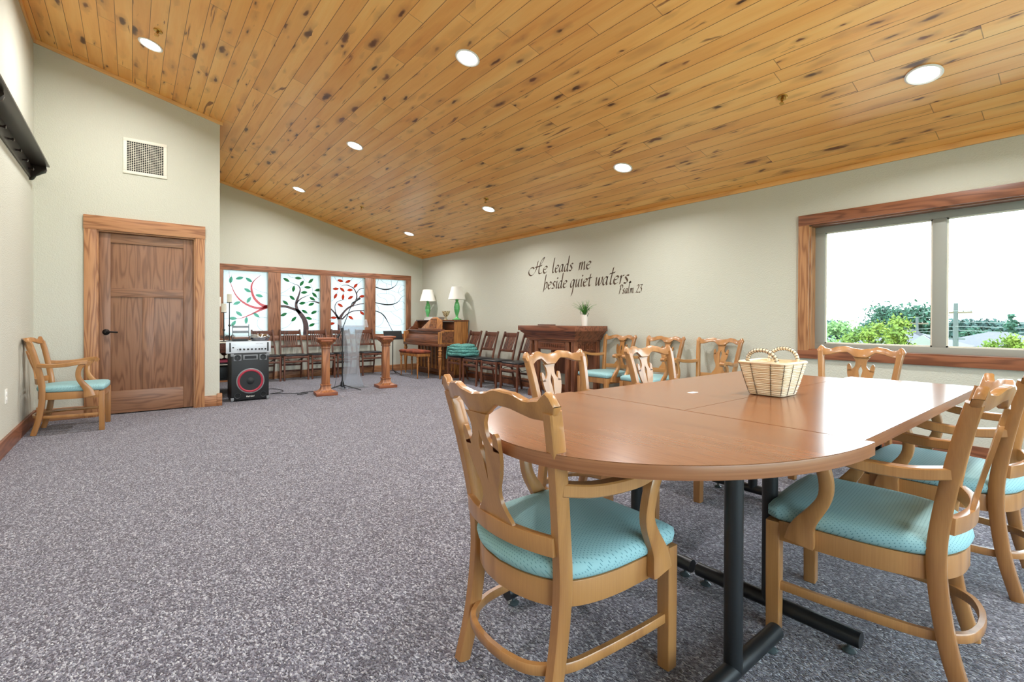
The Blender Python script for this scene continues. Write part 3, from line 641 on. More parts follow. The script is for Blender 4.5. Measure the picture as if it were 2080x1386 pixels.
word(m, 'He', 5.79, 5.41, 1.80, .105, .026); word(m, 'leads', 5.31, 4.87, 1.793, .105, .026); word(m, 'me', 4.77, 4.52, 1.79, .105, .026)
word(m, 'beside', 5.50, 4.99, 1.553, .105, .026); word(m, 'quiet', 4.93, 4.52, 1.553, .105, .026); word(m, 'waTers.', 4.46, 3.83, 1.553, .105, .026)
m.build('verse_text', M['paint'], let)
m = MB(); word(m, 'Psalm', 4.035, 3.80, 1.425, .06, .015); word(m, '23', 3.765, 3.675, 1.427, .06, .015); m.build('citation_text', M['paint'], let)

# ------------------------------------------------------------------ captain's chair
def make_chair(label, group):
    c = thing('captain_chair', label, 'chair', (0, 0, 0), 0, group); W = M['maple']
    for sx in (-1, 1):
        # back post, one continuous curve from floor to crest
        m = MB(); P = cr([(sx*.192, -.262, 0), (sx*.192, -.222, .16), (sx*.194, -.2, .36), (sx*.2, -.212, .52), (sx*.222, -.248, .72), (sx*.236, -.278, .845)], 5); N = len(P)
        m.sweep(P, [.034]*N, [.046-.012*abs(i/(N-1)-.45) for i in range(N)], up=(0, 1, 0)); m.build('leg', W, c)
        m = MB(); m.sq([(.019, 0), (.021, .004), (.022, .2), (.022, .378)], (sx*.219, .22, 0), .12); m.build('leg', W, c, .0015)
        # arm with scrolled end
        m = MB(); A = cr([(sx*.214, -.225, .640), (sx*.25, -.14, .632), (sx*.278, -.03, .638), (sx*.282, .06, .655), (sx*.268, .12, .660)], 5); N = len(A)
        m.sweep(A, [.036+.010*(i/(N-1)) for i in range(N)], [.034]*N)
        m.loft([[Vector((sx*.268+q*.024, .128+.019*math.cos(a), .652+.021*math.sin(a)-.005)) for a in [2*PI*k/14 for k in range(14)]] for q in (-1, 1)])
        arm = m.build('armrest', W, c)
        m = MB(); S = cr([(sx*.252, .135, .335), (sx*.252, .12, .40), (sx*.262, .062, .50), (sx*.272, .058, .58), (sx*.274, .085, .645)], 5); N = len(S)
        m.sweep(S, [.030]*N, [.085, .083, .08, .076, .07, .062, .054, .048, .044, .041, .039, .038, .038, .038, .038, .038, .038, .039, .040, .042, .044][:N], up=(0, 1, 0)); m.build('arm_support', W, arm)
    # crest rail
    ks = [(.262, .852, .835, .868), (.252, .87, .0, 0), (.242, .8955, 0, 0)]
    def top(x):
        x = abs(x); T = [(0, .870), (.05, .876), (.095, .889), (.14, .884), (.185, .868), (.215, .872), (.232, .889), (.242, .896), (.25, .884), (.262, .862)]
        for (a, b), (c_, d_) in zip(T, T[1:]):
            if x <= c_: s = (x-a)/(c_-a); s = s*s*(3-2*s) if c_ < .24 else s; return b+(d_-b)*s
        return T[-1][1]
    def bot(x):
        x = abs(x); T = [(0, .812), (.04, .812), (.055, .826), (.085, .846), (.13, .842), (.19, .822), (.22, .82), (.245, .822), (.262, .856)]
        for (a, b), (c_, d_) in zip(T, T[1:]):
            if x <= c_: s = (x-a)/(c_-a); return b+(d_-b)*s
        return T[-1][1]
    bow = lambda x, b: -b*(1-min(1, (x/.23)**2))
    m = MB(); rings = []
    for i in range(45):
        x = -.262+.524*i/44; zt_, zb_ = top(x), bot(x); y0 = -.283+bow(x, .056); h = .0125; c_ = .004
        yt = y0-(zt_-.85)*.25; yb = y0+(.85-zb_)*.25
        rings.append([Vector((x, yb-h, zb_+c_)), Vector((x, yb-h+c_, zb_)), Vector((x, yb+h-c_, zb_)), Vector((x, yb+h, zb_+c_)), Vector((x, yt+h, zt_-c_)), Vector((x, yt+h-c_, zt_)), Vector((x, yt-h+c_, zt_)), Vector((x, yt-h, zt_-c_))])
    m.loft(rings); m.build('crest_rail', W, c)
    # shoe rail
    m = MB(); rings = []
    for i in range(17):
        x = -.198+.396*i/16; y0 = -.212+bow(x, .056); rings.append([Vector((x, y0-.011, .462)), Vector((x, y0+.011, .462)), Vector((x, y0+.009, .512)), Vector((x, y0-.014, .512))])
    m.loft(rings); m.build('shoe_rail', W, c, .002)
    # pierced splat
    m = MB(); th = .006
    rows = [(.505, .066, 0), (.52, .062, 0), (.54, .048, 0), (.56, .038, 0), (.585, .033, 0), (.61, .037, 0), (.625, .043, .0005), (.65, .053, .003), (.68, .062, .006), (.705, .066, .010), (.72, .067, .012), (.732, .040, .010), (.748, .030, .002), (.765, .027, 0), (.79, .029, 0), (.815, .042, 0)]
    yat = lambda z: -.268+(z-.51)*(-.0715/.31)
    for sx in (-1, 1):
        m.loft([[Vector((sx*b*1.1, yat(z)-th, z)), Vector((sx*a*1.2, yat(z)-th, z)), Vector((sx*a*1.2, yat(z)+th, z)), Vector((sx*b*1.1, yat(z)+th, z))] for z, a, b in rows])
        m.loft([[Vector((sx*x0*1.2, yat(z)-th, z)), Vector((sx*x1*1.2, yat(z)-th, z)), Vector((sx*x1*1.2, yat(z)+th, z)), Vector((sx*x0*1.2, yat(z)+th, z))] for z, x0, x1 in ((.715, .045, .0665), (.735, .047, .068), (.75, .05, .069), (.762, .054, .066), (.767, .058, .062))])
    m.build('back_splat', W, c, 0)
    # apron, curved round the back
    half = [(0, -.262), (.08, -.252), (.15, -.225), (.195, -.185), (.222, -.12), (.236, -.03), (.238, .08), (.238, .20)]
    outl = cr([(x, y) for x, y in half], 4); out = [(p.x, p.y) for p in outl]; out = [(-x, y) for x, y in reversed(out[1:])]+out
    m = MB(); m.loft([[Vector((x, y, .318)), Vector((x*.9, y*.9, .318)), Vector((x*.9, y*.9, .385)), Vector((x, y, .385))] for x, y in out]); m.box(-.205, .205, .205, .229, .318, .385); m.build('apron', W, c, .002)
    # cushion
    ol = out+[(.238, .205), (.225, .232), (.12, .240), (0, .242), (-.12, .240), (-.225, .232), (-.238, .205)]
    m = MB(); rg = []
    for s, z in ((.90, .386), (.98, .386), (1.02, .396), (1.035, .412), (1.02, .428), (.96, .439), (.82, .446), (.55, .451), (.25, .453)): rg.append([Vector((x*s, y*s if y < .2 or s < .9 else y*min(s, 1.02), z)) for x, y in ol])
    m.loft(rg); m.build('seat_cushion', M['teal'], c, smooth=60)
    # hoop stretcher
    hp = [(.219, .205), (.216, .08), (.206, -.08), (.19, -.18), (.14, -.255), (.07, -.283), (0, -.29)]
    hp = cr(hp, 5); hp = [(p.x, p.y, .158) for p in hp]; hp = hp+[(-x, y, z) for x, y, z in reversed(hp[:-1])]
    m = MB(); m.sweep(hp, .018, .028); m.build('hoop_stretcher', W, c)
    return c
CH = [((1.073, 1.074), -90.7, 'golden maple armchair in front, back to us, at the rounded table end', 'captain chairs around the table'),
 ((1.984, .531), 5.3, 'maple armchair at right seen from its side, teal seat under the table edge', 'captain chairs around the table'),
 ((2.840, 0.484), 0, 'maple armchair at the right frame edge, behind the other side-on armchair', 'captain chairs around the table'),
 ((3.713, 1.125), 88.1, 'maple armchair at the far table end under the window', 'captain chairs around the table'),
 ((1.943, 1.72), 186.1, 'maple armchair with pale shining back before the mantel, across the table', 'captain chairs around the table'),
 ((2.832, 1.74), 180.1, 'maple armchair with white glare on its back, right of the mantel, across the table', 'captain chairs around the table'),
 ((4.62, 3.952), 88.9, 'maple armchair against the wall immediately right of the mantel', 'captain chairs along the right wall'),
 ((4.62, 3.288), 88.2, 'maple armchair against the wall, middle one of three in that row', 'captain chairs along the right wall'),
 ((4.60, 2.617), 88.5, 'maple armchair against the wall, nearest the window in that row', 'captain chairs along the right wall'),
 ((-.43, 6.286), -94.1, 'lone maple armchair with teal seat between left wall and oak door', None)]
ch0 = make_chair(CH[0][2], CH[0][3]); ch0.location = (*CH[0][0], 0); ch0.rotation_euler = (0, 0, R_(CH[0][1]))
for (x, y), a, lab, grp in CH[1:]:
    d = dup(ch0, (x, y, 0), R_(a), lab, grp)
    if grp is None and 'group' in d: del d['group']

# ------------------------------------------------------------------ meeting tables
def tleg(parent, x, y, along, L=.56):
    m = MB(); r = .026
    dx, dy = (L/2, 0) if along == 'x' else (0, L/2)
    m.tube([(x-dx, y-dy, .05), (x-dx*.3, y-dy*.3, .05), (x+dx, y+dy, .05)], r, 20); m.tube([(x, y, .05), (x, y, .70)], .026, 20)
    m.box(x-.12 if along == 'x' else x-.04, x+.12 if along == 'x' else x+.04, y-.04 if along == 'x' else y-.12, y+.04 if along == 'x' else y+.12, .697, .703)
    lg = m.build('leg', M['black'], parent)
    for s in (-1, 1):
        m = MB(); m.lathe([(.001, 0), (.02, 0), (.022, .005), (.012, .012), (.006, .013), (.006, .03), (.001, .03)], (x+s*dx*.88, y+s*dy*.88, 0), 14); m.build('glide', M['glide'], lg)
TT, TB = .74, .705
def tabletop(name, pts, parent):
    o = MB(); o.loft([[Vector((x, y, TB)) for x, y in pts], [Vector((x, y, TT-.001)) for x, y in pts]]); o.build('table_edge', M['edge'], parent, .002)
    m = MB(); cx = sum(p[0] for p in pts)/len(pts); cy = sum(p[1] for p in pts)/len(pts)
    m.loft([[Vector((cx+(x-cx)*.9985, cy+(y-cy)*.9985, z)) for x, y in pts] for z in (TT-.001, TT+.0006)]); m.build('table_top', M['laminate'], parent)
YM = .9695
dt = thing('rounded_end_table', 'half-oval cherry laminate table forming the near end', 'table', (0, 0, 0))
pts = [(1.564, YM+.572)]+[(1.564-.785*math.sin(a), YM+.572*math.cos(a)) for a in [PI*i/48 for i in range(1, 48)]]+[(1.564, YM-.572)]
tabletop('t', pts, dt); tleg(dt, 1.37, .685, 'x', .56); tleg(dt, 1.37, 1.40, 'x', .56)
ta = thing('rectangular_table', 'cherry laminate rectangular table on the right side under the basket edge', 'table', (0, 0, 0), 0, 'rectangular meeting tables')
tabletop('t', [(1.567, .422), (3.33, .422), (3.33, YM-.001), (1.567, YM-.001)], ta); tleg(ta, 1.815, .775, 'y'); tleg(ta, 3.05, .775, 'y')
tb = thing('rectangular_table', 'cherry laminate rectangular table on the mantel side, holding the small white sticker', 'table', (0, 0, 0), 0, 'rectangular meeting tables')
tabletop('t', [(1.567, YM+.001), (3.19, YM+.001), (3.19, 1.522), (1.567, 1.522)], tb); tleg(tb, 1.815, 1.36, 'y'); tleg(tb, 2.95, 1.36, 'y', .5)
m = MB(); m.box(1.965, 2.015, 1.175, 1.2, TT+.0007, TT+.0015); tag(m.build('paper_label', M['paper']), 'small white sticker lying on the table top', 'sticker')

# woven basket
bk = thing('willow_basket', 'cream willow basket with two hoop handles on the table', 'basket', (2.232, .945, TT+.0008), 0)
def rrect(w, d, z, n=6):
    out = []; r = min(w, d)*.28
    for cx, cy, a0 in ((w-r, d-r, 0), (-w+r, d-r, 90), (-w+r, -d+r, 180), (w-r, -d+r, 270)):
        for i in range(n+1): a = R_(a0+90*i/n); out.append(Vector((cx+r*math.cos(a), cy+r*math.sin(a), z)))
    return out
m = MB(); NR = 19
for i in range(NR):
    s = i/(NR-1); w = .080+.038*s**.9; d_ = .068+.033*s**.9; z = .006+.139*s
    m.tube([q+Vector((0, 0, .0012*math.sin(q.x*60+i*2))) for q in rrect(w, d_, z)], .0048 if i < NR-1 else .0065, 6, closed=True)
m.loft([rrect(.078, .066, .002), rrect(.114, .097, .140), rrect(.110, .093, .140), rrect(.074, .062, .006)]); m.build('woven_body', M['cane'], bk)
m = MB()
for k in (3, 10, 17, 24):
    P = []
    for i in range(NR*2):
        s = i/(NR*2-1); w = .080+.038*s**.9; d_ = .068+.033*s**.9; z = .006+.139*s; q = rrect(w, d_, z)[k]; nrm = Vector((q.x, q.y, 0)).normalized()
        P.append(q+nrm*.0052+Vector((-nrm.y, nrm.x, 0))*.002*(1 if i % 2 else -1))
    m.tube(P, .0013, 4)
for sx in (-1, 1):
    for fr in (-.42, .42):
        for face in (0, 1):
            P = []
            for i in range(NR*2):
                s = i/(NR*2-1); w = .080+.038*s**.9; d_ = .068+.033*s**.9; z = .006+.139*s; jg = .0022*(1 if i % 2 else -1)
                P.append(Vector((fr*w+jg, sx*(d_+.0052), z)) if face == 0 else Vector((sx*(w+.0052), fr*d_+jg, z)))
            m.tube(P, .0013, 4)
m.build('binding_cord', M['canelash'], bk)
for sx in (-1, 1):
    m = MB(); x0 = sx*.105; A = []
    for i in range(17):
        a = PI*i/16; A.append(Vector((x0+sx*.012*math.sin(a), -.062*math.cos(a), .138+.062*math.sin(a)**.8)))
    m.tube(A, .0075, 9); h_ = m.build('hoop_handle', M['cane'], bk)
    m = MB()
    for i in range(1, 16):
        q = A[i]; t_ = (A[min(i+1, 16)]-A[i-1]).normalized(); m.tube([q+(Matrix.Rotation(2*PI*j/8, 3, t_) @ (t_.orthogonal().normalized()*.0092))+t_*.0006*j for j in range(8)], .0011, 4, closed=True)
    m.build('handle_lashing', M['canelash'], h_)


# ------------------------------------------------------------------ folding chairs
def make_fold(label, group):
    c = thing('folding_chair', label, 'chair', (0, 0, 0), 0, group); W = M['fold']
    for sx in (-1, 1):
        m = MB(); m.sweep([(sx*.197, .21, 0), (sx*.197, .195, .43)], .026, .03, up=(0, 1, 0)); m.build('leg', W, c)
        m = MB(); m.sweep([(sx*.172, -.19, 0), (sx*.172, -.10, .43)], .024, .03, up=(0, 1, 0)); m.build('leg', W, c)
        m = MB(); P = [(sx*.19, -.11, .40), (sx*.186, -.14, .52), (sx*.175, -.20, .72), (sx*.167, -.255, .885)]; m.sweep(cr(P, 3), .026, .03, up=(0, 1, 0)); m.build('back_post', W, c)
    m = MB(); m.box(-.165, .165, -.256, -.236, .80, .87, Matrix.Identity(4)); m.build('top_rail', W, c, .003)
    m = MB(); m.box(-.182, .182, -.172, -.152, .565, .605); m.build('lower_rail', W, c, .003)
    for i in range(7):
        x = -.10+.2*i/6; m = MB(); m.sweep(cr([(x, -.162, .6), (x, -.192, .68), (x, -.22, .74), (x, -.246, .81)], 3), .02, .009, up=(0, 1, 0)); m.build('back_slat', W, c)
    m = MB(); m.sweep(cr([(-.175, .197, .16), (.175, .197, .16)], 1) if False else [(-.185, .203, .33), (.185, .203, .33)], .022, .035); m.sweep([(-.185, .2, .405), (.185, .2, .405)], .022, .04); m.build('front_stretcher', W, c, 0)
    m = MB(); m.sweep([(-.165, -.165, .14), (.165, -.165, .14)], .02, .03); m.sweep([(-.165, -.145, .25), (.165, -.145, .25)], .02, .03); m.build('rear_stretcher', W, c, 0)
    m = MB()
    for sx in (-1, 1): m.sweep([(sx*.197, .19, .405), (sx*.19, -.13, .405)], .02, .036)
    m.build('seat_rail', W, c, 0)
    m = MB(); ol = rrect(.205, .175, 0, 4)
    m.loft([[Vector((p.x*s, p.y*s+.035, z)) for p in ol] for s, z in ((.96, .426), (1, .432), (1, .444), (.95, .452), (.7, .456))]); m.build('seat_pad', M['blackpad'], c, smooth=50)
    m = MB()
    for sx in (-1, 1): m.tube([(sx*.16, .17, .40), (sx*.03, -.02, .30)], .005, 6); m.tube([(sx*.03, -.02, .30), (sx*.165, -.12, .36)], .005, 6)
    m.build('folding_brace', M['black'], c)
    return c
FC = [((2.27, 9.165), 180, 'dark folding chair under the window, directly right of the speaker', 'folding chairs under the stained glass'),
 ((2.735, 9.165), 180, 'dark folding chair under the window, behind the left wooden candle stand', 'folding chairs under the stained glass'),
 ((3.19, 9.165), 180, 'dark folding chair under the window, seen through the clear lectern', 'folding chairs under the stained glass'),
 ((3.66, 9.165), 180, 'dark folding chair under the window, between lectern and right candle stand', 'folding chairs under the stained glass'),
 ((1.81, 9.165), 180, 'dark folding chair partly hidden behind the amplifier and steel bowl', 'folding chairs under the stained glass'),
 ((4.56, 7.09), 90, 'dark folding chair beside the piano holding the teal blanket', 'folding chairs between piano and mantel'),
 ((4.56, 6.60), 90, 'dark folding chair next after the blanket chair beside the piano', 'folding chairs between piano and mantel'),
 ((4.56, 6.07), 90, 'dark folding chair by the wall, third one from the piano', 'folding chairs between piano and mantel'),
 ((4.56, 5.56), 90, 'dark folding chair partly hidden behind the mantel left end', 'folding chairs between piano and mantel')]
f0 = make_fold(FC[0][2], FC[0][3]); f0.location = (*FC[0][0], 0); f0.rotation_euler = (0, 0, R_(180))
for (x, y), a, lab, grp in FC[1:]: dup(f0, (x, y, 0), R_(a), lab, grp)

# teal blanket folded on the chair
bl = thing('folded_blanket', 'teal knitted blanket folded on a folding chair beside the piano', 'blanket', (4.52, 7.05, .456))
for k, (z0, z1, w, d_, oy) in enumerate(((.0, .06, .21, .30, .02), (.05, .105, .205, .29, .015), (.095, .15, .195, .27, .03), (.14, .195, .17, .24, .04))):
    ol = []
    for q in range(40):
        a = 2*PI*q/40; ca, sa = math.cos(a), math.sin(a); e = .55 if sa < 0 else .8
        ol.append(Vector((w*math.copysign(abs(ca)**.5, ca), d_*math.copysign(abs(sa)**e, sa), 0)))
    m = MB(); rg = []
    for s, z in ((.90, z0+.001), (.98, z0+.012), (1.0, (z0+z1)/2), (.98, z1-.012), (.88, z1), (.6, z1+.006), (.3, z1+.008)):
        rg.append([Vector((p.x*s+.005*math.sin(p.y*34+k*2), p.y*s+oy+.010*math.sin(p.x*22+k*2), z+.006*math.sin(p.y*16+p.x*13+k)-(.02*max(0, p.y/d_)**2 if z > .05 else 0))) for p in ol])
    m.loft(rg); m.build('fold', M['blanket'], bl, smooth=75)
m = MB(); rg = []
for i in range(9):
    s = i/8; y = .30-.05*s; rg.append([Vector((-.17+.0*s, .26+.05*math.sin(s*PI/2)*1.0, .16-.22*s)), Vector((.17, .26+.05*math.sin(s*PI/2), .16-.22*s)), Vector((.17, .24+.05*math.sin(s*PI/2), .15-.22*s)), Vector((-.17, .24+.05*math.sin(s*PI/2), .15-.22*s))])
m.loft(rg); m.build('hanging_edge', M['blanket'], bl, .004)

# ------------------------------------------------------------------ mantel
mt = thing('fireplace_mantel', 'dark carved oak mantel surround standing by the right wall', 'mantel', (0, 0, 0))
mx0, my0, my1 = 4.343, 4.201, 5.334
m = MB(); m.box(mx0, 4.96, my0, my1, .93, .998); m.build('top_slab', M['mantel_y'], mt, .004)
m = MB(); prof = [(.02, .93), (.035, .905), (.07, .88), (.085, .845), (.1, .83), (.1, .812)]
m.loft([[Vector((mx0+i_, my0+i_, z)), Vector((4.96, my0+i_, z)), Vector((4.96, my1-i_, z)), Vector((mx0+i_, my1-i_, z))] for i_, z in prof]); m.build('cornice_moulding', M['mantel_y'], mt, 0)
bx, by0, by1 = mx0+.115, my0+.12, my1-.12
m = MB(); m.box(bx, 4.95, by0, by1, .80, .813); m.box(bx-.012, 4.95, by0-.012, by1+.012, .79, .80); m.build('neck_moulding', M['mantel_y'], mt, .002)
def mpost(x, y, w=.032):
    m = MB(); m.box(x-w, x+w, y-w, y+w, .09, .79); m.box(x-w*.55, x+w*.55, y-w-.004, y+w+.004, .16, .74); m.box(x-w-.004, x+w+.004, y-w*.55, y+w*.55, .16, .74); p_ = m.build('post', M['mantel'], mt, .003)
    m = MB(); m.box(x-w-.014, x+w+.014, y-w-.014, y+w+.014, 0, .075); m.box(x-w-.008, x+w+.008, y-w-.008, y+w+.008, .075, .095); m.build('plinth', M['mantel'], p_, .003)
for x, y in ((bx+.032, by0+.032), (bx+.032, by0+.14), (bx+.032, by1-.032), (bx+.032, by1-.14), (4.915, by0+.032), (4.915, by1-.032)): mpost(x, y)
m = MB(); m.box(bx+.01, bx+.035, by0+.17, by1-.17, .67, .79); m.box(bx+.003, bx+.01, by0+.19, by1-.19, .755, .775); m.box(bx+.003, bx+.01, by0+.19, by1-.19, .685, .70)
for i in range(13):
    y = by0+.23+(by1-by0-.46)*i/12; m.box(bx+.002, bx+.01, y-.009, y+.009, .705, .75)
m.build('carved_frieze', M['mantel_y'], mt, .001)
m = MB(); m.box(bx+.07, 4.88, by0+.02, by0+.04, .655, .79)
for i in range(4):
    x = bx+.11+(4.85-bx-.16)*i/3
    m.box(x-.03, x+.03, by0+.012, by0+.02, .675, .685); m.box(x-.03, x+.03, by0+.012, by0+.02, .76, .77); m.box(x-.03, x-.022, by0+.012, by0+.02, .685, .76); m.box(x+.022, x+.03, by0+.012, by0+.02, .685, .76); m.box(x-.008, x+.008, by0+.012, by0+.02, .70, .745)
m.build('carved_end_panel', M['mantel_y'], mt, .001)
m = MB(); m.box(4.90, 4.93, by0+.06, by1-.06, .3, .79); m.box(4.90, 4.93, 4.62, 4.70, .0, .3); m.box(4.90, 4.93, 4.85, 4.93, .0, .3) ; m.build('back_board', M['mantel'], mt, .002)
# on the mantel
pl = thing('potted_plant', 'small spiky green plant in a white pot on the mantel', 'plant', (4.75, 4.42, .9985))
m = MB(); m.lathe([(.001, 0), (.036, 0), (.047, .12), (.05, .148), (.046, .149), (.042, .135), (.001, .135)], n=24); pot = m.build('pot', M['white'], pl)
m = MB(); m.lathe([(.001, .134), (.042, .134), (.042, .14), (.001, .143)], n=16); m.build('soil', M['soil'], pot)
m = MB()
for i in range(90):
    a = random.uniform(0, 2*PI); L = random.uniform(.09, .22); lean = random.uniform(.05, 1.1)**1.2; w = random.uniform(.0025, .005); P = []
    for j in range(6):
        s = j/5; rr = .012+L*math.sin(lean*s*1.1)*s*.9; zz = .14+L*s*math.cos(lean*.75*s); P.append(Vector((rr*math.cos(a), rr*math.sin(a), zz)))
    m.cur = 0; m.sweep(P, [w*(1-.85*j/5)+.0006 for j in range(6)], [.0012]*6, up=(math.sin(a+.3), -math.cos(a+.3), .1))
m.build('leaves', M['leafg'], pl)
m = MB()
for i in range(26):
    a = random.uniform(0, 2*PI); rr = random.uniform(.0, .075); h_ = random.uniform(.20, .33)-rr*.8; ca, sa = math.cos(a), math.sin(a)
    m.tube(cr([(0, 0, .14), (rr*.5*ca, rr*.5*sa, h_*.6+.03), (rr*ca, rr*sa, h_)], 3), .0012, 4)
    for j in range(6):
        b = random.uniform(0, 2*PI); q = Vector((rr*ca, rr*sa, h_-.008*j)); e = q+Vector((math.cos(b)*.014, math.sin(b)*.014, .008)); m.tube([q, (q+e)/2+Vector((0, 0, .003)), e], [.0008, .0032, .0006], 5)
m.build('flower_spike', M['leafd'], pl)
m = MB(); m.box(4.70, 4.80, 5.03, 5.31, .9985, 1.012); tag(m.build('hymn_book', M['darkwood'], bevel=.003), 'thin dark book lying flat on the mantel', 'book')

# ------------------------------------------------------------------ piano
pn = thing('upright_piano', 'low brown oak piano with turned front legs in the far corner', 'piano', (0, 0, 0))
py0, py1 = 7.57, 9.02
for y in (py0, py1-.03): m = MB(); m.box(4.66, 4.955, y, y+.03, .06, 1.05); m.build('case_side', M['piano'], pn, .004)
m = MB(); m.box(4.68, 4.94, py0+.03, py1-.03, .1, .64); m.box(4.70, 4.94, py0+.03, py1-.03, .64, 1.04); m.build('case_body', M['piano_dark'], pn, .002)
m = MB(); m.box(4.645, 4.965, py0-.012, py1+.012, 1.048, 1.078); m.box(4.60, 4.66, py0+.02, py1-.02, 1.055, 1.078); m.build('top_lid', M['piano_dark'], pn, .005)
m = MB(); m.box(4.665, 4.95, py0+.01, py1-.01, 0, .11); m.build('toe_board', M['piano_dark'], pn, .004)
m = MB()
for i in range(9): y = py0+.10+i*.15; m.box(4.672, 4.682, y, y+.06, .12, .60)
m.build('lower_panel', M['piano'], pn, .002)
ck = [(4.345, .62), (4.345, .846), (4.42, .868), (4.5, .884), (4.66, .886), (4.66, .62)]
for y0 in (py0, py1-.05):
    m = MB(); m.prism(ck, lambda u, v, w: Vector((u, w, v)), y0, y0+.05); ch_ = m.build('cheek', M['piano'], pn, .004)
    m = MB(); s = -.003 if y0 == py0 else .053
    m.prism([(4.39, .65), (4.39, .83), (4.5, .86), (4.64, .862), (4.64, .65)], lambda u, v, w: Vector((u, w, v)), y0+s, y0+s+.002); m.build('inlay_line', M['piano_dark'], ch_)
m = MB(); m.box(4.335, 4.68, py0-.006, py1+.006, .585, .635); m.box(4.345, 4.37, py0+.05, py1-.05, .635, .70); m.build('key_bed', M['piano_dark'], pn, .004)
m = MB(); m.prism([(4.372, .70), (4.40, .79), (4.42, .80), (4.52, .80), (4.52, .68), (4.372, .68)], lambda u, v, w: Vector((u, w, v)), py0+.05, py1-.05); m.build('fallboard', M['piano_dark'], pn, .003)
m = MB(); m.box(4.405, 4.68, py0+.05, py1-.05, .862, .885); m.box(4.43, 4.46, py0+.05, py1-.05, .80, .862); m.build('upper_ledge', M['piano_dark'], pn, .003)
# music desk
ds = thing  # noqa
m = MB(); fr = lambda u, v, w: Vector((4.52+(v-.885)*.22+w, u, v))
m.prism([(8.62, .905), (8.30, 1.10), (8.24, 1.125), (8.06, 1.125), (7.99, 1.10), (7.86, 1.07), (7.80, .905)], fr, 0, .014); dk = m.build('music_desk', M['piano'], pn, .003)
m = MB(); m.box(4.48, 4.56, 7.76, 8.66, .885, .905); m.build('desk_ledge', M['piano_dark'], dk, .003)
m = MB(); m.prism([(8.31, .92), (8.27, 1.10), (8.06, 1.10), (8.03, .92)], fr, -.004, 0); m.build('desk_panel', M['piano_dark'], dk)
m = MB()
for zz in (.935, 1.015):
    for i in range(4): y = 8.08+i*.055; m.tube([fr(y, zz, -.007), fr(y, zz+.06, -.007)], .006, 6)
for zz in (.925, 1.0, 1.012, 1.09): m.tube([fr(8.05, zz, -.007), fr(8.29, zz, -.007)], .004, 6)
m.build('fretwork', M['piano'], dk)
for y in (py1-.06, ):
    m = MB(); m.prism([(4.44, .885), (4.46, .93), (4.52, .95), (4.55, 1.0), (4.58, 1.05), (4.66, 1.05), (4.66, .885)], lambda u, v, w: Vector((u, w, v)), y, y+.03); m.build('scroll_support', M['piano_dark'], pn, .003)
legp = [(.012, 0), (.016, .01), (.011, .022), (.016, .05), (.02, .06), (.016, .075), (.022, .10), (.034, .33), (.036, .37), (.028, .39), (.04, .40), (.04, .415), (.024, .425), (.036, .47), (.024, .50), (.038, .51), (.038, .525), (.026, .54), (.032, .585)]
for y in (py0+.03, py1-.03):
    m = MB(); m.lathe(legp, (4.372, y, 0), 18); m.build('leg', M['piano'], pn, smooth=50)
    m = MB(); m.lathe([(.001, 0), (.014, 0), (.015, .02), (.013, .026)], (4.372, y, -.0), 12) if False else m.tube([(4.345, y-.003, .635), (4.345, y-.003, .85)], .022, 12); m.build('corner_column', M['piano'], pn)
for i in range(3):
    m = MB(); y = 8.2+i*.09; m.sweep(cr([(4.67, y, .05), (4.6, y, .055), (4.545, y, .045)], 4), [.02]*4+[.028]*4+[.034], [.008]*9); m.build('pedal', M['brass'], pn)

# bench
pb = thing('piano_bench', 'small wooden bench with tufted rust velvet seat before the piano', 'bench', (4.19, 8.24, 0), 0)
m = MB(); m.box(-.135, .135, -.36, .36, .40, .455); m.build('apron', M['piano'], pb, .005)
ol = rrect(.152, .38, 0, 5)
m = MB(); rg = []
for s, z in ((.95, .456), (1, .464), (1.02, .485), (.99, .50), (.85, .512), (.55, .516), (.2, .514)): rg.append([Vector((p.x*s, p.y*s, z+(.006*math.sin(p.y*28) if z > .49 else 0))) for p in ol])
m.loft(rg); m.build('tufted_seat', M['tuft'], pb, smooth=70)
for sx in (-1, 1):
    for sy in (-1, 1):
        m = MB(); m.lathe([(.010, 0), (.012, .01), (.009, .03), (.015, .2), (.018, .27), (.013, .285), (.021, .295), (.021, .305), (.013, .315), (.019, .35), (.013, .37), (.021, .38), (.021, .402)], (sx*.112, sy*.335, 0), 14); m.build('leg', M['piano'], pb, smooth=50)

# lamps on the piano
def lamp(y, lab, h=1):
    t_ = thing('table_lamp', lab, 'lamp', (4.80, y, 1.0785), 0, 'green lamps on the piano')
    m = MB(); m.lathe([(.001, 0), (.085, 0), (.086, .012), (.06, .02), (.038, .034), (.022, .06), (.026, .09), (.045, .15), (.055, .20), (.0555, .215), (.053, .222), (.0555, .229), (.055, .25), (.042, .31), (.026, .345), (.024, .36), (.036, .368), (.034, .38), (.014, .385), (.012, .42), (.001, .42)], n=24); m.build('lamp_base', M['greenlamp'], t_, smooth=50)
    m = MB(); m.lathe([(.165, .385), (.1, .622), (.097, .622), (.162, .385)], n=32, ring=True)
    m.build('lamp_shade', M['shade'], t_, smooth=60)
    m = MB(); m.tube([(0, 0, .42), (0, 0, .60)], .004, 6)
    for a in (0, 2*PI/3, 4*PI/3): m.tube([(0, 0, .60), (.1*math.cos(a), .1*math.sin(a), .612)], .002, 4)
    m.lathe([(.001, .6), (.008, .605), (.001, .628)], n=8); m.build('harp', M['brass'], t_)
lamp(8.855, 'green ceramic lamp with white shade in the corner, behind the music desk'); lamp(7.72, 'green ceramic lamp with white shade on the near end of the piano')
cp = thing('footed_cup', 'small patterned footed bowl on the piano between the lamps', 'bowl', (4.74, 8.02, 1.0785))
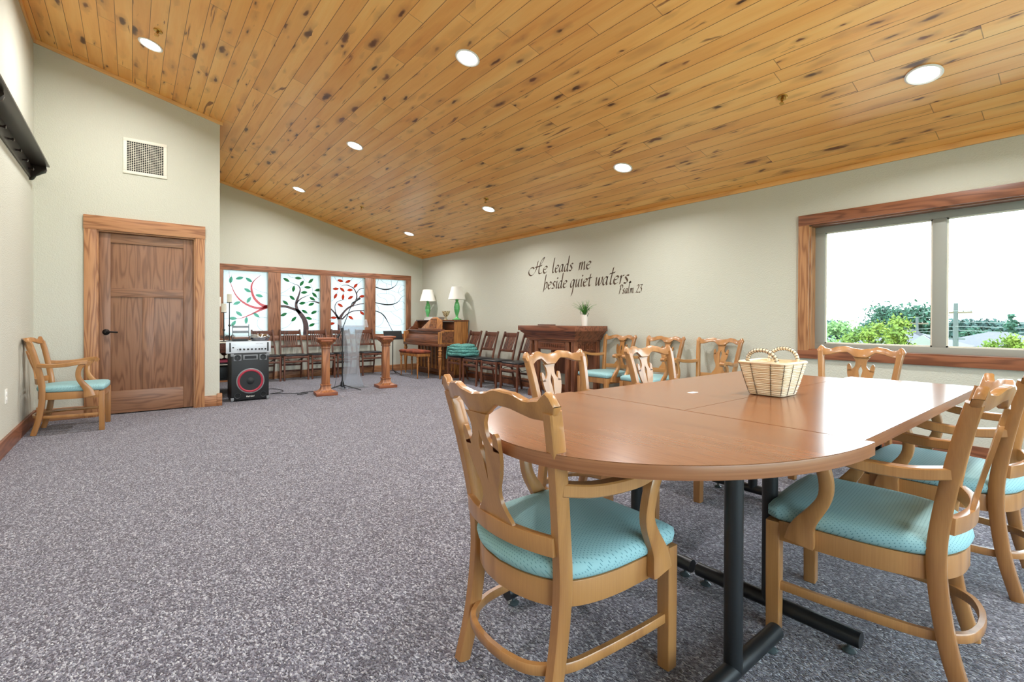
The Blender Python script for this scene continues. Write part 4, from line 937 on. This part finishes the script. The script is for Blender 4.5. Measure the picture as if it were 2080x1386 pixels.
m = MB(); m.lathe([(.001, 0), (.035, 0), (.034, .008), (.014, .025), (.013, .05), (.03, .065), (.055, .095), (.082, .165), (.078, .165), (.052, .1), (.001, .075)], n=22); m.build('bowl', M['cup'], cp, smooth=50)
z = 1.0785
for i, (w, d_, h_, mt_, lab) in enumerate(((.13, .17, .022, 'white', 'white book at the bottom of the stack on the piano'), (.12, .16, .02, 'silverplastic', 'grey book in the middle of the stack on the piano'), (.12, .165, .012, 'paper', 'thin pale songbook lying on top of the piano book stack'))):
    b_ = thing('songbook', lab, 'book', (4.72+.006*i, 8.45-.02*i, z), R_(4*i), 'books on the piano')
    m = MB(); m.box(-w, w, -d_, d_, .002, h_-.002); m.build('pages', M['paper'], b_)
    m = MB(); m.box(-w-.003, w+.003, -d_-.003, d_+.003, 0, .002); m.box(-w-.003, w+.003, -d_-.003, d_+.003, h_-.002, h_); m.box(w, w+.003, -d_, d_, 0, h_); m.build('cover', M[mt_], b_); z += h_+.0004

# ------------------------------------------------------------------ candle stands
def cstand(x, y, rz, lab):
    t_ = thing('wooden_pedestal', lab, 'pedestal stand', (x, y, 0), rz, 'oak pedestal stands flanking the lectern')
    m = MB(); m.box(-.143, .143, -.143, .143, 0, .045); m.build('base_plate', M['stand_x'], t_, .004)
    m = MB(); m.sq([(.115, .045), (.09, .06), (.068, .085), (.06, .115), (.06, .135), (.068, .14), (.068, .15), (.058, .152)], cut=.0); m.build('lower_moulding', M['stand'], t_, 0)
    m = MB(); m.sq([(.052, .15), (.05, .665)], cut=.12); m.build('shaft', M['stand'], t_, .002)
    m = MB(); m.sq([(.052, .655), (.062, .665), (.058, .68), (.06, .70), (.075, .72), (.1, .745), (.105, .755)], cut=.2); m.build('capital', M['stand'], t_, 0)
    m = MB(); m.sq([(.118, .755), (.122, .765), (.122, .785), (.11, .79)], cut=.4); m.box(-.125, .125, -.125, .125, .79, .812); m.build('top_plate', M['stand_x'], t_, .003)
cstand(2.16, 6.99, R_(-8), 'oak pedestal stand left of the microphone stand'); cstand(3.165, 7.22, R_(-6), 'oak pedestal stand right of the clear lectern')

# lectern
lc = thing('acrylic_lectern', 'clear acrylic lectern between the two oak pedestal stands', 'lectern', (2.72, 7.52, 0))
m = MB(); m.box(-.21, .22, -.16, .16, 0, .012); m.build('base_plate', M['acrylic'], lc, .002)
for yy_, sg_ in ((-.1, 1), (.08, 1)):
    m = MB(); rows = [(.17, .012), (.15, .06), (.11, .18), (.085, .35), (.085, .5), (.1, .7), (.13, .85), (.17, .98)]
    m.loft([[Vector((-w, yy_-.004, z)), Vector((w, yy_-.004, z)), Vector((w, yy_+.004, z)), Vector((-w, yy_+.004, z))] for w, z in rows]); m.build('column_panel', M['acrylic'], lc)
for sx in (-1, 1):
    m = MB(); P = [(.17, .012), (.15, .06), (.11, .18), (.085, .35), (.085, .5), (.1, .7), (.13, .85), (.17, .98)]
    m.loft([[Vector((sx*w-.003, -.1, z)), Vector((sx*w+.003, -.1, z)), Vector((sx*w+.003, .08, z)), Vector((sx*w-.003, .08, z))] for w, z in P]); m.build('side_panel', M['acrylic'], lc)
m = MB(); m.loft([[Vector((-.2, -.2, .955)), Vector((.2, -.2, .955)), Vector((.2, -.2, .963)), Vector((-.2, -.2, .963))], [Vector((-.3, .12, 1.068)), Vector((.3, .12, 1.068)), Vector((.3, .12, 1.076)), Vector((-.3, .12, 1.076))]]); m.build('reading_shelf', M['acrylic'], lc)

# microphone stand
ms = thing('microphone_stand', 'black boom microphone stand standing in front of the clear lectern', 'microphone stand', (2.47, 7.20, 0))
m = MB()
for a in (-27, 62, 165): m.tube([(0, 0, .095), (.27*math.cos(R_(a)), .27*math.sin(R_(a)), .012)], .009, 8)
m.lathe([(.012, .06), (.03, .075), (.026, .12), (.016, .15), (.012, .15)], n=14); m.build('tripod_base', M['black'], ms)
m = MB(); m.tube([(0, 0, .1), (0, 0, .6), (0, 0, .92)], .0095, 10); m.tube([(0, 0, .5), (0, 0, .6)], .013, 10); m.build('pole', M['black'], ms)
m = MB(); m.tube([(-.055, -.0, .835), (0, 0, .93), (.155, .02, 1.33)], .006, 8); m.tube([(-.075, 0, .80), (-.045, 0, .852)], .014, 10); m.lathe([(.001, -.02), (.018, -.02), (.018, .02), (.001, .02)], (0, 0, .925), 12); m.build('boom_arm', M['black'], ms)
m = MB(); m.tube([(.15, .02, 1.32), (.215, .02, 1.362)], [.009, .013], 10); m.tube([(.205, .02, 1.355), (.245, .02, 1.385), (.275, .02, 1.405)], [.012, .017, .018], 12); m.build('microphone', M['blackplastic'], ms)
m = MB(); m.tube(cr([(-.0, .015, .9), (-.01, .03, .7), (-.06, .04, .3), (-.12, .03, .02), (-.2, .0, .008)], 5), .003, 6); m.build('cable', M['black'], ms)
m = MB(); m.tube(cr([(1.45, 7.9, .006), (1.67, 8.05, .006), (1.77, 7.8, .006), (1.72, 7.6, .006), (1.55, 7.5, .006), (1.70, 7.42, .006), (1.9, 7.3, .006), (2.0, 7.28, .006), (1.92, 7.2, .006), (1.84, 7.22, .006), (1.95, 7.36, .006), (2.2, 7.37, .006), (2.36, 7.3, .006)], 6), .0045, 6)
tag(m.build('audio_cable', M['black']), 'black audio cable snaking over the carpet from speaker to pedestal', 'cable')

# music stand
mu = thing('music_stand', 'black metal music stand in front of the far window, left of the piano', 'music stand', (3.98, 8.75, 0))
m = MB()
for a in (-70, 50, 170): m.tube([(0, 0, .10), (.24*math.cos(R_(a)), .24*math.sin(R_(a)), .01)], .008, 6)
m.build('tripod_base', M['black'], mu)
m = MB(); m.tube([(0, 0, .08), (0, 0, .75)], .009, 10); m.build('pole', M['black'], mu)
m = MB(); m.loft([[Vector((x, y_, z_)) for x in (-.19, .19)]+[Vector((x, y_+.004, z_)) for x in (.19, -.19)] for y_, z_ in ((-.03, .70), (-.025, .76), (.02, .86))]); m.box(-.19, .19, -.09, -.03, .695, .70); m.build('tray', M['black'], mu, 0)

# ------------------------------------------------------------------ speaker and amplifier
sp_ = thing('loudspeaker', 'large black loudspeaker with a red-ringed woofer on the carpet', 'speaker', (1.219, 7.06, 0), R_(-1))
m = MB(); m.box(-.22, .22, 0, .36, .015, .628); m.build('cabinet', M['blackplastic'], sp_, .012)
m = MB()
for x in (-.208, .208):
    for z_ in (.03, .606):
        m.box(x-.018, x+.018, -.004, .02, z_-.02, z_+.02)
        m.box(x-.012, x+.012, .01, .04, 0, .02) if z_ < .1 else None
m.build('corner_cap', M['grille'], sp_, .004)
FY = lambda x, z, y=0: Matrix.Translation((x, y, z)) @ Matrix.Rotation(PI/2, 4, 'X')
m = MB(); m.lathe([(.16, 0), (.165, .004), (.16, .008), (.152, .008), (.152, 0)], n=48, m=FY(0, .262), ring=True); m.build('woofer_rim', M['grille'], sp_)
m = MB(); m.lathe([(.152, 0), (.15, .008), (.138, .012), (.126, .006), (.124, 0)], n=48, m=FY(0, .262), ring=True); m.build('woofer_surround', M['red'], sp_)
m = MB(); m.lathe([(.126, .004), (.05, -.0), (.045, .004), (.03, .02), (.001, .026)], n=36, m=FY(0, .262)); m.build('woofer_cone', M['cone'], sp_)
for x in (-.15, .15):
    m = MB(); m.box(x-.044, x+.044, -.006, 0, .53, .61); sq_ = m.build('tweeter_plate', M['grille'], sp_, .006)
    m = MB(); m.lathe([(.001, .004), (.012, .009), (.03, .006), (.037, .009), (.037, .006)], n=24, m=FY(x, .57)); m.build('tweeter_cone', M['cone'], sq_)
    m = MB(); m.lathe([(.036, 0), (.04, .004), (.036, .006), (.03, .002), (.028, -.0), (.001, -.0)], n=24, m=FY(x, .075, -.001)); m.build('bass_port', M['cone'], sp_)
m = MB(); m.box(-.085, .085, -.006, 0, .54, .605); hq = m.build('horn_plate', M['grille'], sp_, .006)
m = MB(); m.box(-.068, .068, -.009, -.006, .553, .592); m.build('horn_mouth', M['cone'], hq, .003)
# maker's script as small strokes
def biglet(mb, txt, x, z, s, y):
    F5 = {'R': [[(0, 0), (0, 1), (.5, 1), (.6, .75), (.5, .5), (0, .5), (.6, 0)]], 'o': [[(0, 0), (0, .6), (.45, .6), (.45, 0), (0, 0)]], 'c': [[(.45, .6), (0, .6), (0, 0), (.45, 0)]], 'k': [[(0, 0), (0, 1)], [(.45, .6), (0, .3), (.45, 0)]], 'f': [[(.4, 1), (.2, 1), (.2, 0)], [(0, .6), (.4, .6)]], 'r': [[(0, 0), (0, .6), (.4, .6)]], 'd': [[(.45, 1), (.45, 0), (0, 0), (0, .6), (.45, .6)]]}
    for ch in txt:
        for L in F5[ch]: mb.tube([Vector((x+(a+.15*b)*s, y, z+b*s)) for a, b in L], s*.11, 4)
        x += s*.62 if ch != 'R' else s*.78
m = MB(); biglet(m, 'Rockford', -.048, .052, .018, -.002); m.build('logo_text', M['paper'], sp_)
am = thing('amplifier', 'silver-faced rack amplifier lying on top of the loudspeaker', 'amplifier', (1.2, 7.06, .6295), R_(-1))
m = MB(); m.box(-.22, .22, .004, .33, .001, .148); m.build('housing', M['silverplastic'], am, .003)
m = MB(); m.box(-.262, .262, -.002, .004, 0, .152); fp = m.build('front_panel', M['silver'], am, .002)
for i, x in enumerate((-.08, -.035, .01, .055, .10, .142, .195-.002, .235-.004)):
    if i > 5: x = (.175, .215)[i-6]-.0
    m = MB(); m.lathe([(.001, .018), (.009, .018), (.012, 0), (.001, 0)], n=14, m=FY(x-.02, .048, -.002)); m.build('knob', M['blackplastic'], fp)
for x in (-.215, .225):
    m = MB(); m.box(x-.009, x+.009, -.006, -.001, .018, .136); m.build('rack_handle', M['blackplastic'], fp, .002)
m = MB(); m.box(-.19, -.17, -.005, -.001, .066, .08); m.box(-.135, -.125, -.005, -.001, .042, .05); m.build('power_switch', M['blackplastic'], fp)
m = MB(); m.box(.08, .115, -.0035, -.0015, .116, .119); m.box(.125, .165, -.0035, -.0015, .116, .119); m.box(-.19, -.15, -.0035, -.0015, .108, .110); m.build('panel_marking', M['grille'], fp)
bw = thing('steel_bowl', 'dark shiny metal bowl sitting on the silver amplifier', 'bowl', (1.355, 7.2, .7825))
m = MB(); m.lathe([(.001, 0), (.095, 0), (.118, .03), (.122, .055), (.1, .085), (.093, .088), (.09, .082), (.108, .055), (.1, .03), (.08, .012), (.001, .01)], n=32); m.build('bowl_shell', M['chrome'], bw, smooth=50)
es = thing('folding_rack', 'grey folding rack standing on the amplifier left of the bowl', 'rack', (1.135, 7.2, .7825))
m = MB()
for sx in (-1, 1): m.tube([(sx*.095, .05, 0), (sx*.095, .05, .22)], .005, 6)
m.build('upright', M['silverplastic'], es)
for z0, z1 in ((.175, .2), (.105, .135)):
    m = MB(); m.box(-.1, .1, .04, .055, z0, z1); m.build('crossbar', M['silverplastic'], es, .004)
m = MB(); m.box(-.075, .08, -.03, .03, .05, .062); m.tube([(-.075, 0, .056), (-.09, .05, .056)], .004, 6); m.tube([(.08, 0, .056), (.09, .05, .056)], .004, 6); m.build('ledge', M['silver'], es, .003)
m = MB(); m.box(-.11, .07, -.06, .06, 0, .028); m.build('base_unit', M['blackplastic'], es, .006)

# side table with candles behind the wall corner
st_ = thing('side_table', 'brown side table half hidden behind the wall corner and speaker', 'table', (1.14, 8.05, 0))
m = MB(); m.box(-.27, .27, -.36, .42, .60, .735); m.build('drawer_case', M['darkwood'], st_, .004)
m = MB(); m.box(-.28, .28, -.37, .43, .735, .75); m.build('top_board', M['whitepaint'], st_, .003)
for x in (-.245, .245):
    for y in (-.33, .39): m = MB(); m.sq([(.02, 0), (.022, .6)], (x, y, 0)); m.build('leg', M['blackplastic'], st_, .002)
m = MB(); m.box(-.25, .25, -.34, .4, .44, .46); m.build('shelf_board', M['blackplastic'], st_, .003)
m = MB(); m.box(-.25, .25, -.34, .4, .22, .24); m.build('shelf_board', M['blackplastic'], st_, .003)
m = MB(); m.box(.90, 1.14, 7.78, 8.05, .4605, .50); tag(m.build('folded_cloth', M['pink'], bevel=.008), 'pink folded cloth on the side table shelf', 'cloth')
m = MB(); m.box(.92, 1.16, 7.76, 8.1, .2405, .40); tag(m.build('storage_box', M['blackplastic'], bevel=.004), 'black box on the lowest shelf of the side table', 'box')
gb = thing('wooden_goblet', 'small dark turned goblet above the pink cloth', 'goblet', (1.03, 7.9, .5005))
m = MB(); m.lathe([(.001, 0), (.03, 0), (.03, .008), (.008, .02), (.008, .05), (.03, .06), (.048, .085), (.044, .085), (.001, .065)], n=16); m.build('goblet_bowl', M['darkwood'], gb)
def candle(x, y, h, lab):
    t_ = thing('candle_holder', lab, 'candle holder', (x, y, .7505), 0, 'iron candle holders on the side table')
    m = MB(); m.lathe([(.001, 0), (.05, 0), (.05, .006), (.008, .012), (.006, h-.01), (.035, h-.006), (.035, h), (.001, h)], n=16)
    m.lathe([(.006, h*.4-.02), (.02, h*.4), (.006, h*.4+.02)], n=12); st2 = m.build('stem', M['iron'], t_)
    m = MB()
    for k in range(5):
        a = 2*PI*k/5+.3; ca, sa = math.cos(a), math.sin(a); P = []
        for i in range(22):
            th_ = i/21*3.2*PI; rr = .032*(1-i/30); P.append(Vector((ca*(.05+rr*math.cos(th_)), sa*(.05+rr*math.cos(th_)), .06+rr*math.sin(th_)*1.1)))
        m.tube(P, .0028, 5)
    m.build('scrollwork', M['iron'], t_)
    m = MB(); m.lathe([(.001, h), (.032, h), (.033, h+.12), (.028, h+.122), (.001, h+.118)], n=18); m.build('candle', M['candle'], t_)
candle(.965+.055, 7.86, .42, 'iron holder with the shorter ivory candle nearest the wall corner'); candle(1.125, 8.12, .57, 'iron holder with the taller ivory candle before the first glass pane')

# ------------------------------------------------------------------ outdoors, seen through the window
m = MB(); m.box(-120, 400, -160, 260, -5.2, -5.0); struct(m.build('ground_outside', M['lawn']))
GZ = -5.0
m = MB(); m.box(-25, 21, -28, 34, -5.0, -4.98); struct(m.build('ground_bounce_slab', plain('pale_bounce_surface', srgb(226, 224, 216), .9)))  # unseen pale slab added to bounce daylight up onto the ceiling
def tree(name, x, y, h, rx, rz_, mat, n, lab, q=.28, cat='tree', trunk=.35, grp='trees beyond the window', clumps=26):
    t_ = thing(name, lab, cat, (x, y, GZ), 0, grp)
    m = MB(); m.tube([(0, 0, 0), (.1, 0, h*trunk), (0, 0, h*.8)], [.2, .16, .05], 7); m.build('trunk', M['bark'], t_)
    m = MB(); cz = h*trunk+(h-h*trunk)*.5; hz = (h-h*trunk)/2
    cl = []
    for _ in range(clumps):
        a = random.uniform(0, 2*PI); b = math.acos(random.uniform(-1, 1)); r_ = random.uniform(.35, .85)
        cl.append(Vector((rx*r_*math.sin(b)*math.cos(a), rx*r_*math.sin(b)*math.sin(a), cz+hz*r_*math.cos(b))))
    for i in range(n):
        c_ = random.choice(cl); d_ = Vector((random.gauss(0, 1), random.gauss(0, 1), random.gauss(0, .8))); p_ = c_+d_*rx*.17
        if p_.z > h: p_.z = h-random.random()*.3
        u_ = Vector((random.uniform(-1, 1), random.uniform(-1, 1), random.uniform(-1, 1))).normalized(); v_ = u_.orthogonal().normalized(); s = q*random.uniform(.6, 1.4)
        m.add([p_-u_*s-v_*s*.6, p_+u_*s-v_*s*.6, p_+u_*s*.6+v_*s*.7, p_-u_*s*.7+v_*s*.5], [(0, 1, 2, 3)])
    m.build('crown', mat, t_)
tree('broadleaf_tree', 30, 9.9, 6.8, 1.45, 1, M['tree_pale'], 5000, 'pale green hazy tree at the left edge of the window view', .075, trunk=.25)
tree('broadleaf_tree', 27, 7.15, 6.75, 1.15, 1, M['tree_bright'], 5000, 'bright yellow-green tree in the left pane, leafy to the sill', .065, trunk=.25)
tree('broadleaf_tree', 29.5, 6.75, 6.8, 1.15, 1, M['tree_bright'], 4500, 'bright green tree touching the right side of the yellow-green one', .065, trunk=.25)
tree('broadleaf_tree', 80, 17.3, 9.0, 4.5, 1, M['tree_dark'], 6000, 'tall rounded dark green tree rising behind the bright trees', .2, trunk=.25)
tree('broadleaf_tree', 28, 2.7, 6.25, .85, 1, M['tree_bright'], 4500, 'bright green young tree in front of the grey roof, right pane', .06, trunk=.25)
tree('conifer_tree', 29.6, 2.75, 6.6, .3, 1, M['tree_dark'], 260, 'sparse dark treetop poking above the young bright tree', .07, trunk=.8, clumps=8)
tree('broadleaf_tree', 80, 10.4, 5.6, 1.7, 1, M['tree_dark'], 2500, 'round mid green tree right behind the grey roof ridge', .16)
for x, y, h, lb in ((98, 39, 6.6, 'far dark tree at the left end of the treeline'), (100, 32.3, 6.4, 'far dark tree behind the gap between bright trees'), (104, 25.5, 6.6, 'far dark tree left of the tall rounded tree'),
    (112, 21, 6.8, 'far dark tree near the window mullion, left pane'), (100, 15.8, 6.6, 'far dark tree behind the utility pole'), (115, 13.4, 6.8, 'far dark tree just right of the utility pole'),
    (98, 8.2, 6.4, 'far dark tree above the middle of the roof'), (112, 5.2, 6.6, 'far dark tree left of the young bright tree'), (96, 1.0, 6.2, 'far dark tree right of the young bright tree'), (110, -5, 6.4, 'far dark tree beyond the right frame edge')):
    tree('treeline_tree', x, y, h, 3.6, 1, M['tree_far'], 3000, lb, .3, grp='distant treeline', trunk=.12, clumps=40)
def house(x, y, L, W, lab, rz=0, ez=-2.2, rz_=.2):
    t_ = thing('house', lab, 'house', (x, y, GZ), rz, 'houses beyond the window')
    e, r_ = ez-GZ, rz_-GZ
    m = MB(); m.box(-W/2, W/2, -L/2, L/2, 0, e); w_ = m.build('outer_wall', M['siding'], t_)
    m = MB()
    for i in range(int(L/3)): yv = -L/2+1.5+i*3; m.box(-W/2-.03, -W/2, yv, yv+1.0, 1.0, 2.1)
    m.build('window_opening', M['tree_far'], w_)
    o_ = .4
    m = MB(); m.add([(-W/2-o_, -L/2-o_, e), (W/2+o_, -L/2-o_, e), (W/2+o_, L/2+o_, e), (-W/2-o_, L/2+o_, e), (0, -L/2+W*.4, r_), (0, L/2-W*.4, r_), (-W/2-o_, -L/2-o_, e-.15), (W/2+o_, -L/2-o_, e-.15), (W/2+o_, L/2+o_, e-.15), (-W/2-o_, L/2+o_, e-.15)],
        [(0, 1, 4), (1, 2, 5, 4), (2, 3, 5), (3, 0, 4, 5), (0, 6, 7, 1), (1, 7, 8, 2), (2, 8, 9, 3), (3, 9, 6, 0), (6, 9, 8, 7)]); m.build('hip_roof', M['roof'], t_, smooth=20)
    m = MB(); m.prism([(-1.6, e-.2), (1.6, e-.2), (0, e+1.1)], lambda u, v, w: Vector((-W/2-.6+w, u-L*.3, v)), 0, .3); m.build('porch_gable', M['siding'], t_)
house(53, 11.2, 6.5, 9, 'house with grey hip roof behind the utility pole', 0, -1.0, .5)
house(65, 7.0, 8.5, 9, 'house with grey roof on the right behind the young tree', 0, -1.1, .15)
house(80, 27.5, 7, 9, 'house with grey roof glimpsed between the bright trees', 0, -2.2, -.9)
def upole(x, y, h, lab, arm=2.0):
    t_ = thing('utility_pole', lab, 'utility pole', (x, y, GZ), 0, 'utility poles beyond the window')
    m = MB(); m.tube([(0, 0, 0), (0, 0, h)], [.19, .13], 8); m.build('shaft', M['pole'], t_)
    m = MB(); m.box(-.08, .08, -arm/2, arm/2, h-.75, h-.6); ar = m.build('crossarm', M['bark'], t_)
    for s in (-1, -.5, .5, 1):
        m = MB(); m.lathe([(.03, 0), (.06, .05), (.03, .14)], (0, s*arm/2*.93, h-.6), 6); m.build('insulator', M['siding'], ar)
    m = MB(); m.box(-.06, .06, -.5, .5, h-2.6, h-2.5); m.build('lower_bracket', M['pole'], t_)
upole(46, 7.05, 7.45, 'tall weathered utility pole with crossarm in the right pane', 1.7); upole(70, 14.0, 6.6, 'distant thin utility pole with crossarm in the left pane', 2.0)
for i, (za, zb, off_) in enumerate(((6.9, 7.2, .8), (6.95, 7.2, -.8), (6.1, 5.9, 0), (5.8, 5.6, .2), (5.5, 5.3, -.2))):
    m = MB(); P = [Vector((46, 7.05+off_, GZ+za)), Vector((58, 10.4+off_, GZ+(za+zb)/2-.45)), Vector((70, 14.0+off_, GZ+zb-.6))]; Q = [Vector((40, -14+off_, GZ+za)), Vector((44, -3+off_, GZ+za-.3))]
    m.tube(cr(Q+P, 5), .022, 4); tag(m.build('power_line', M['wire']), ('upper', 'second', 'third', 'fourth', 'lowest')[i]+' overhead wire strung between the utility poles', 'wire', 'overhead wires')
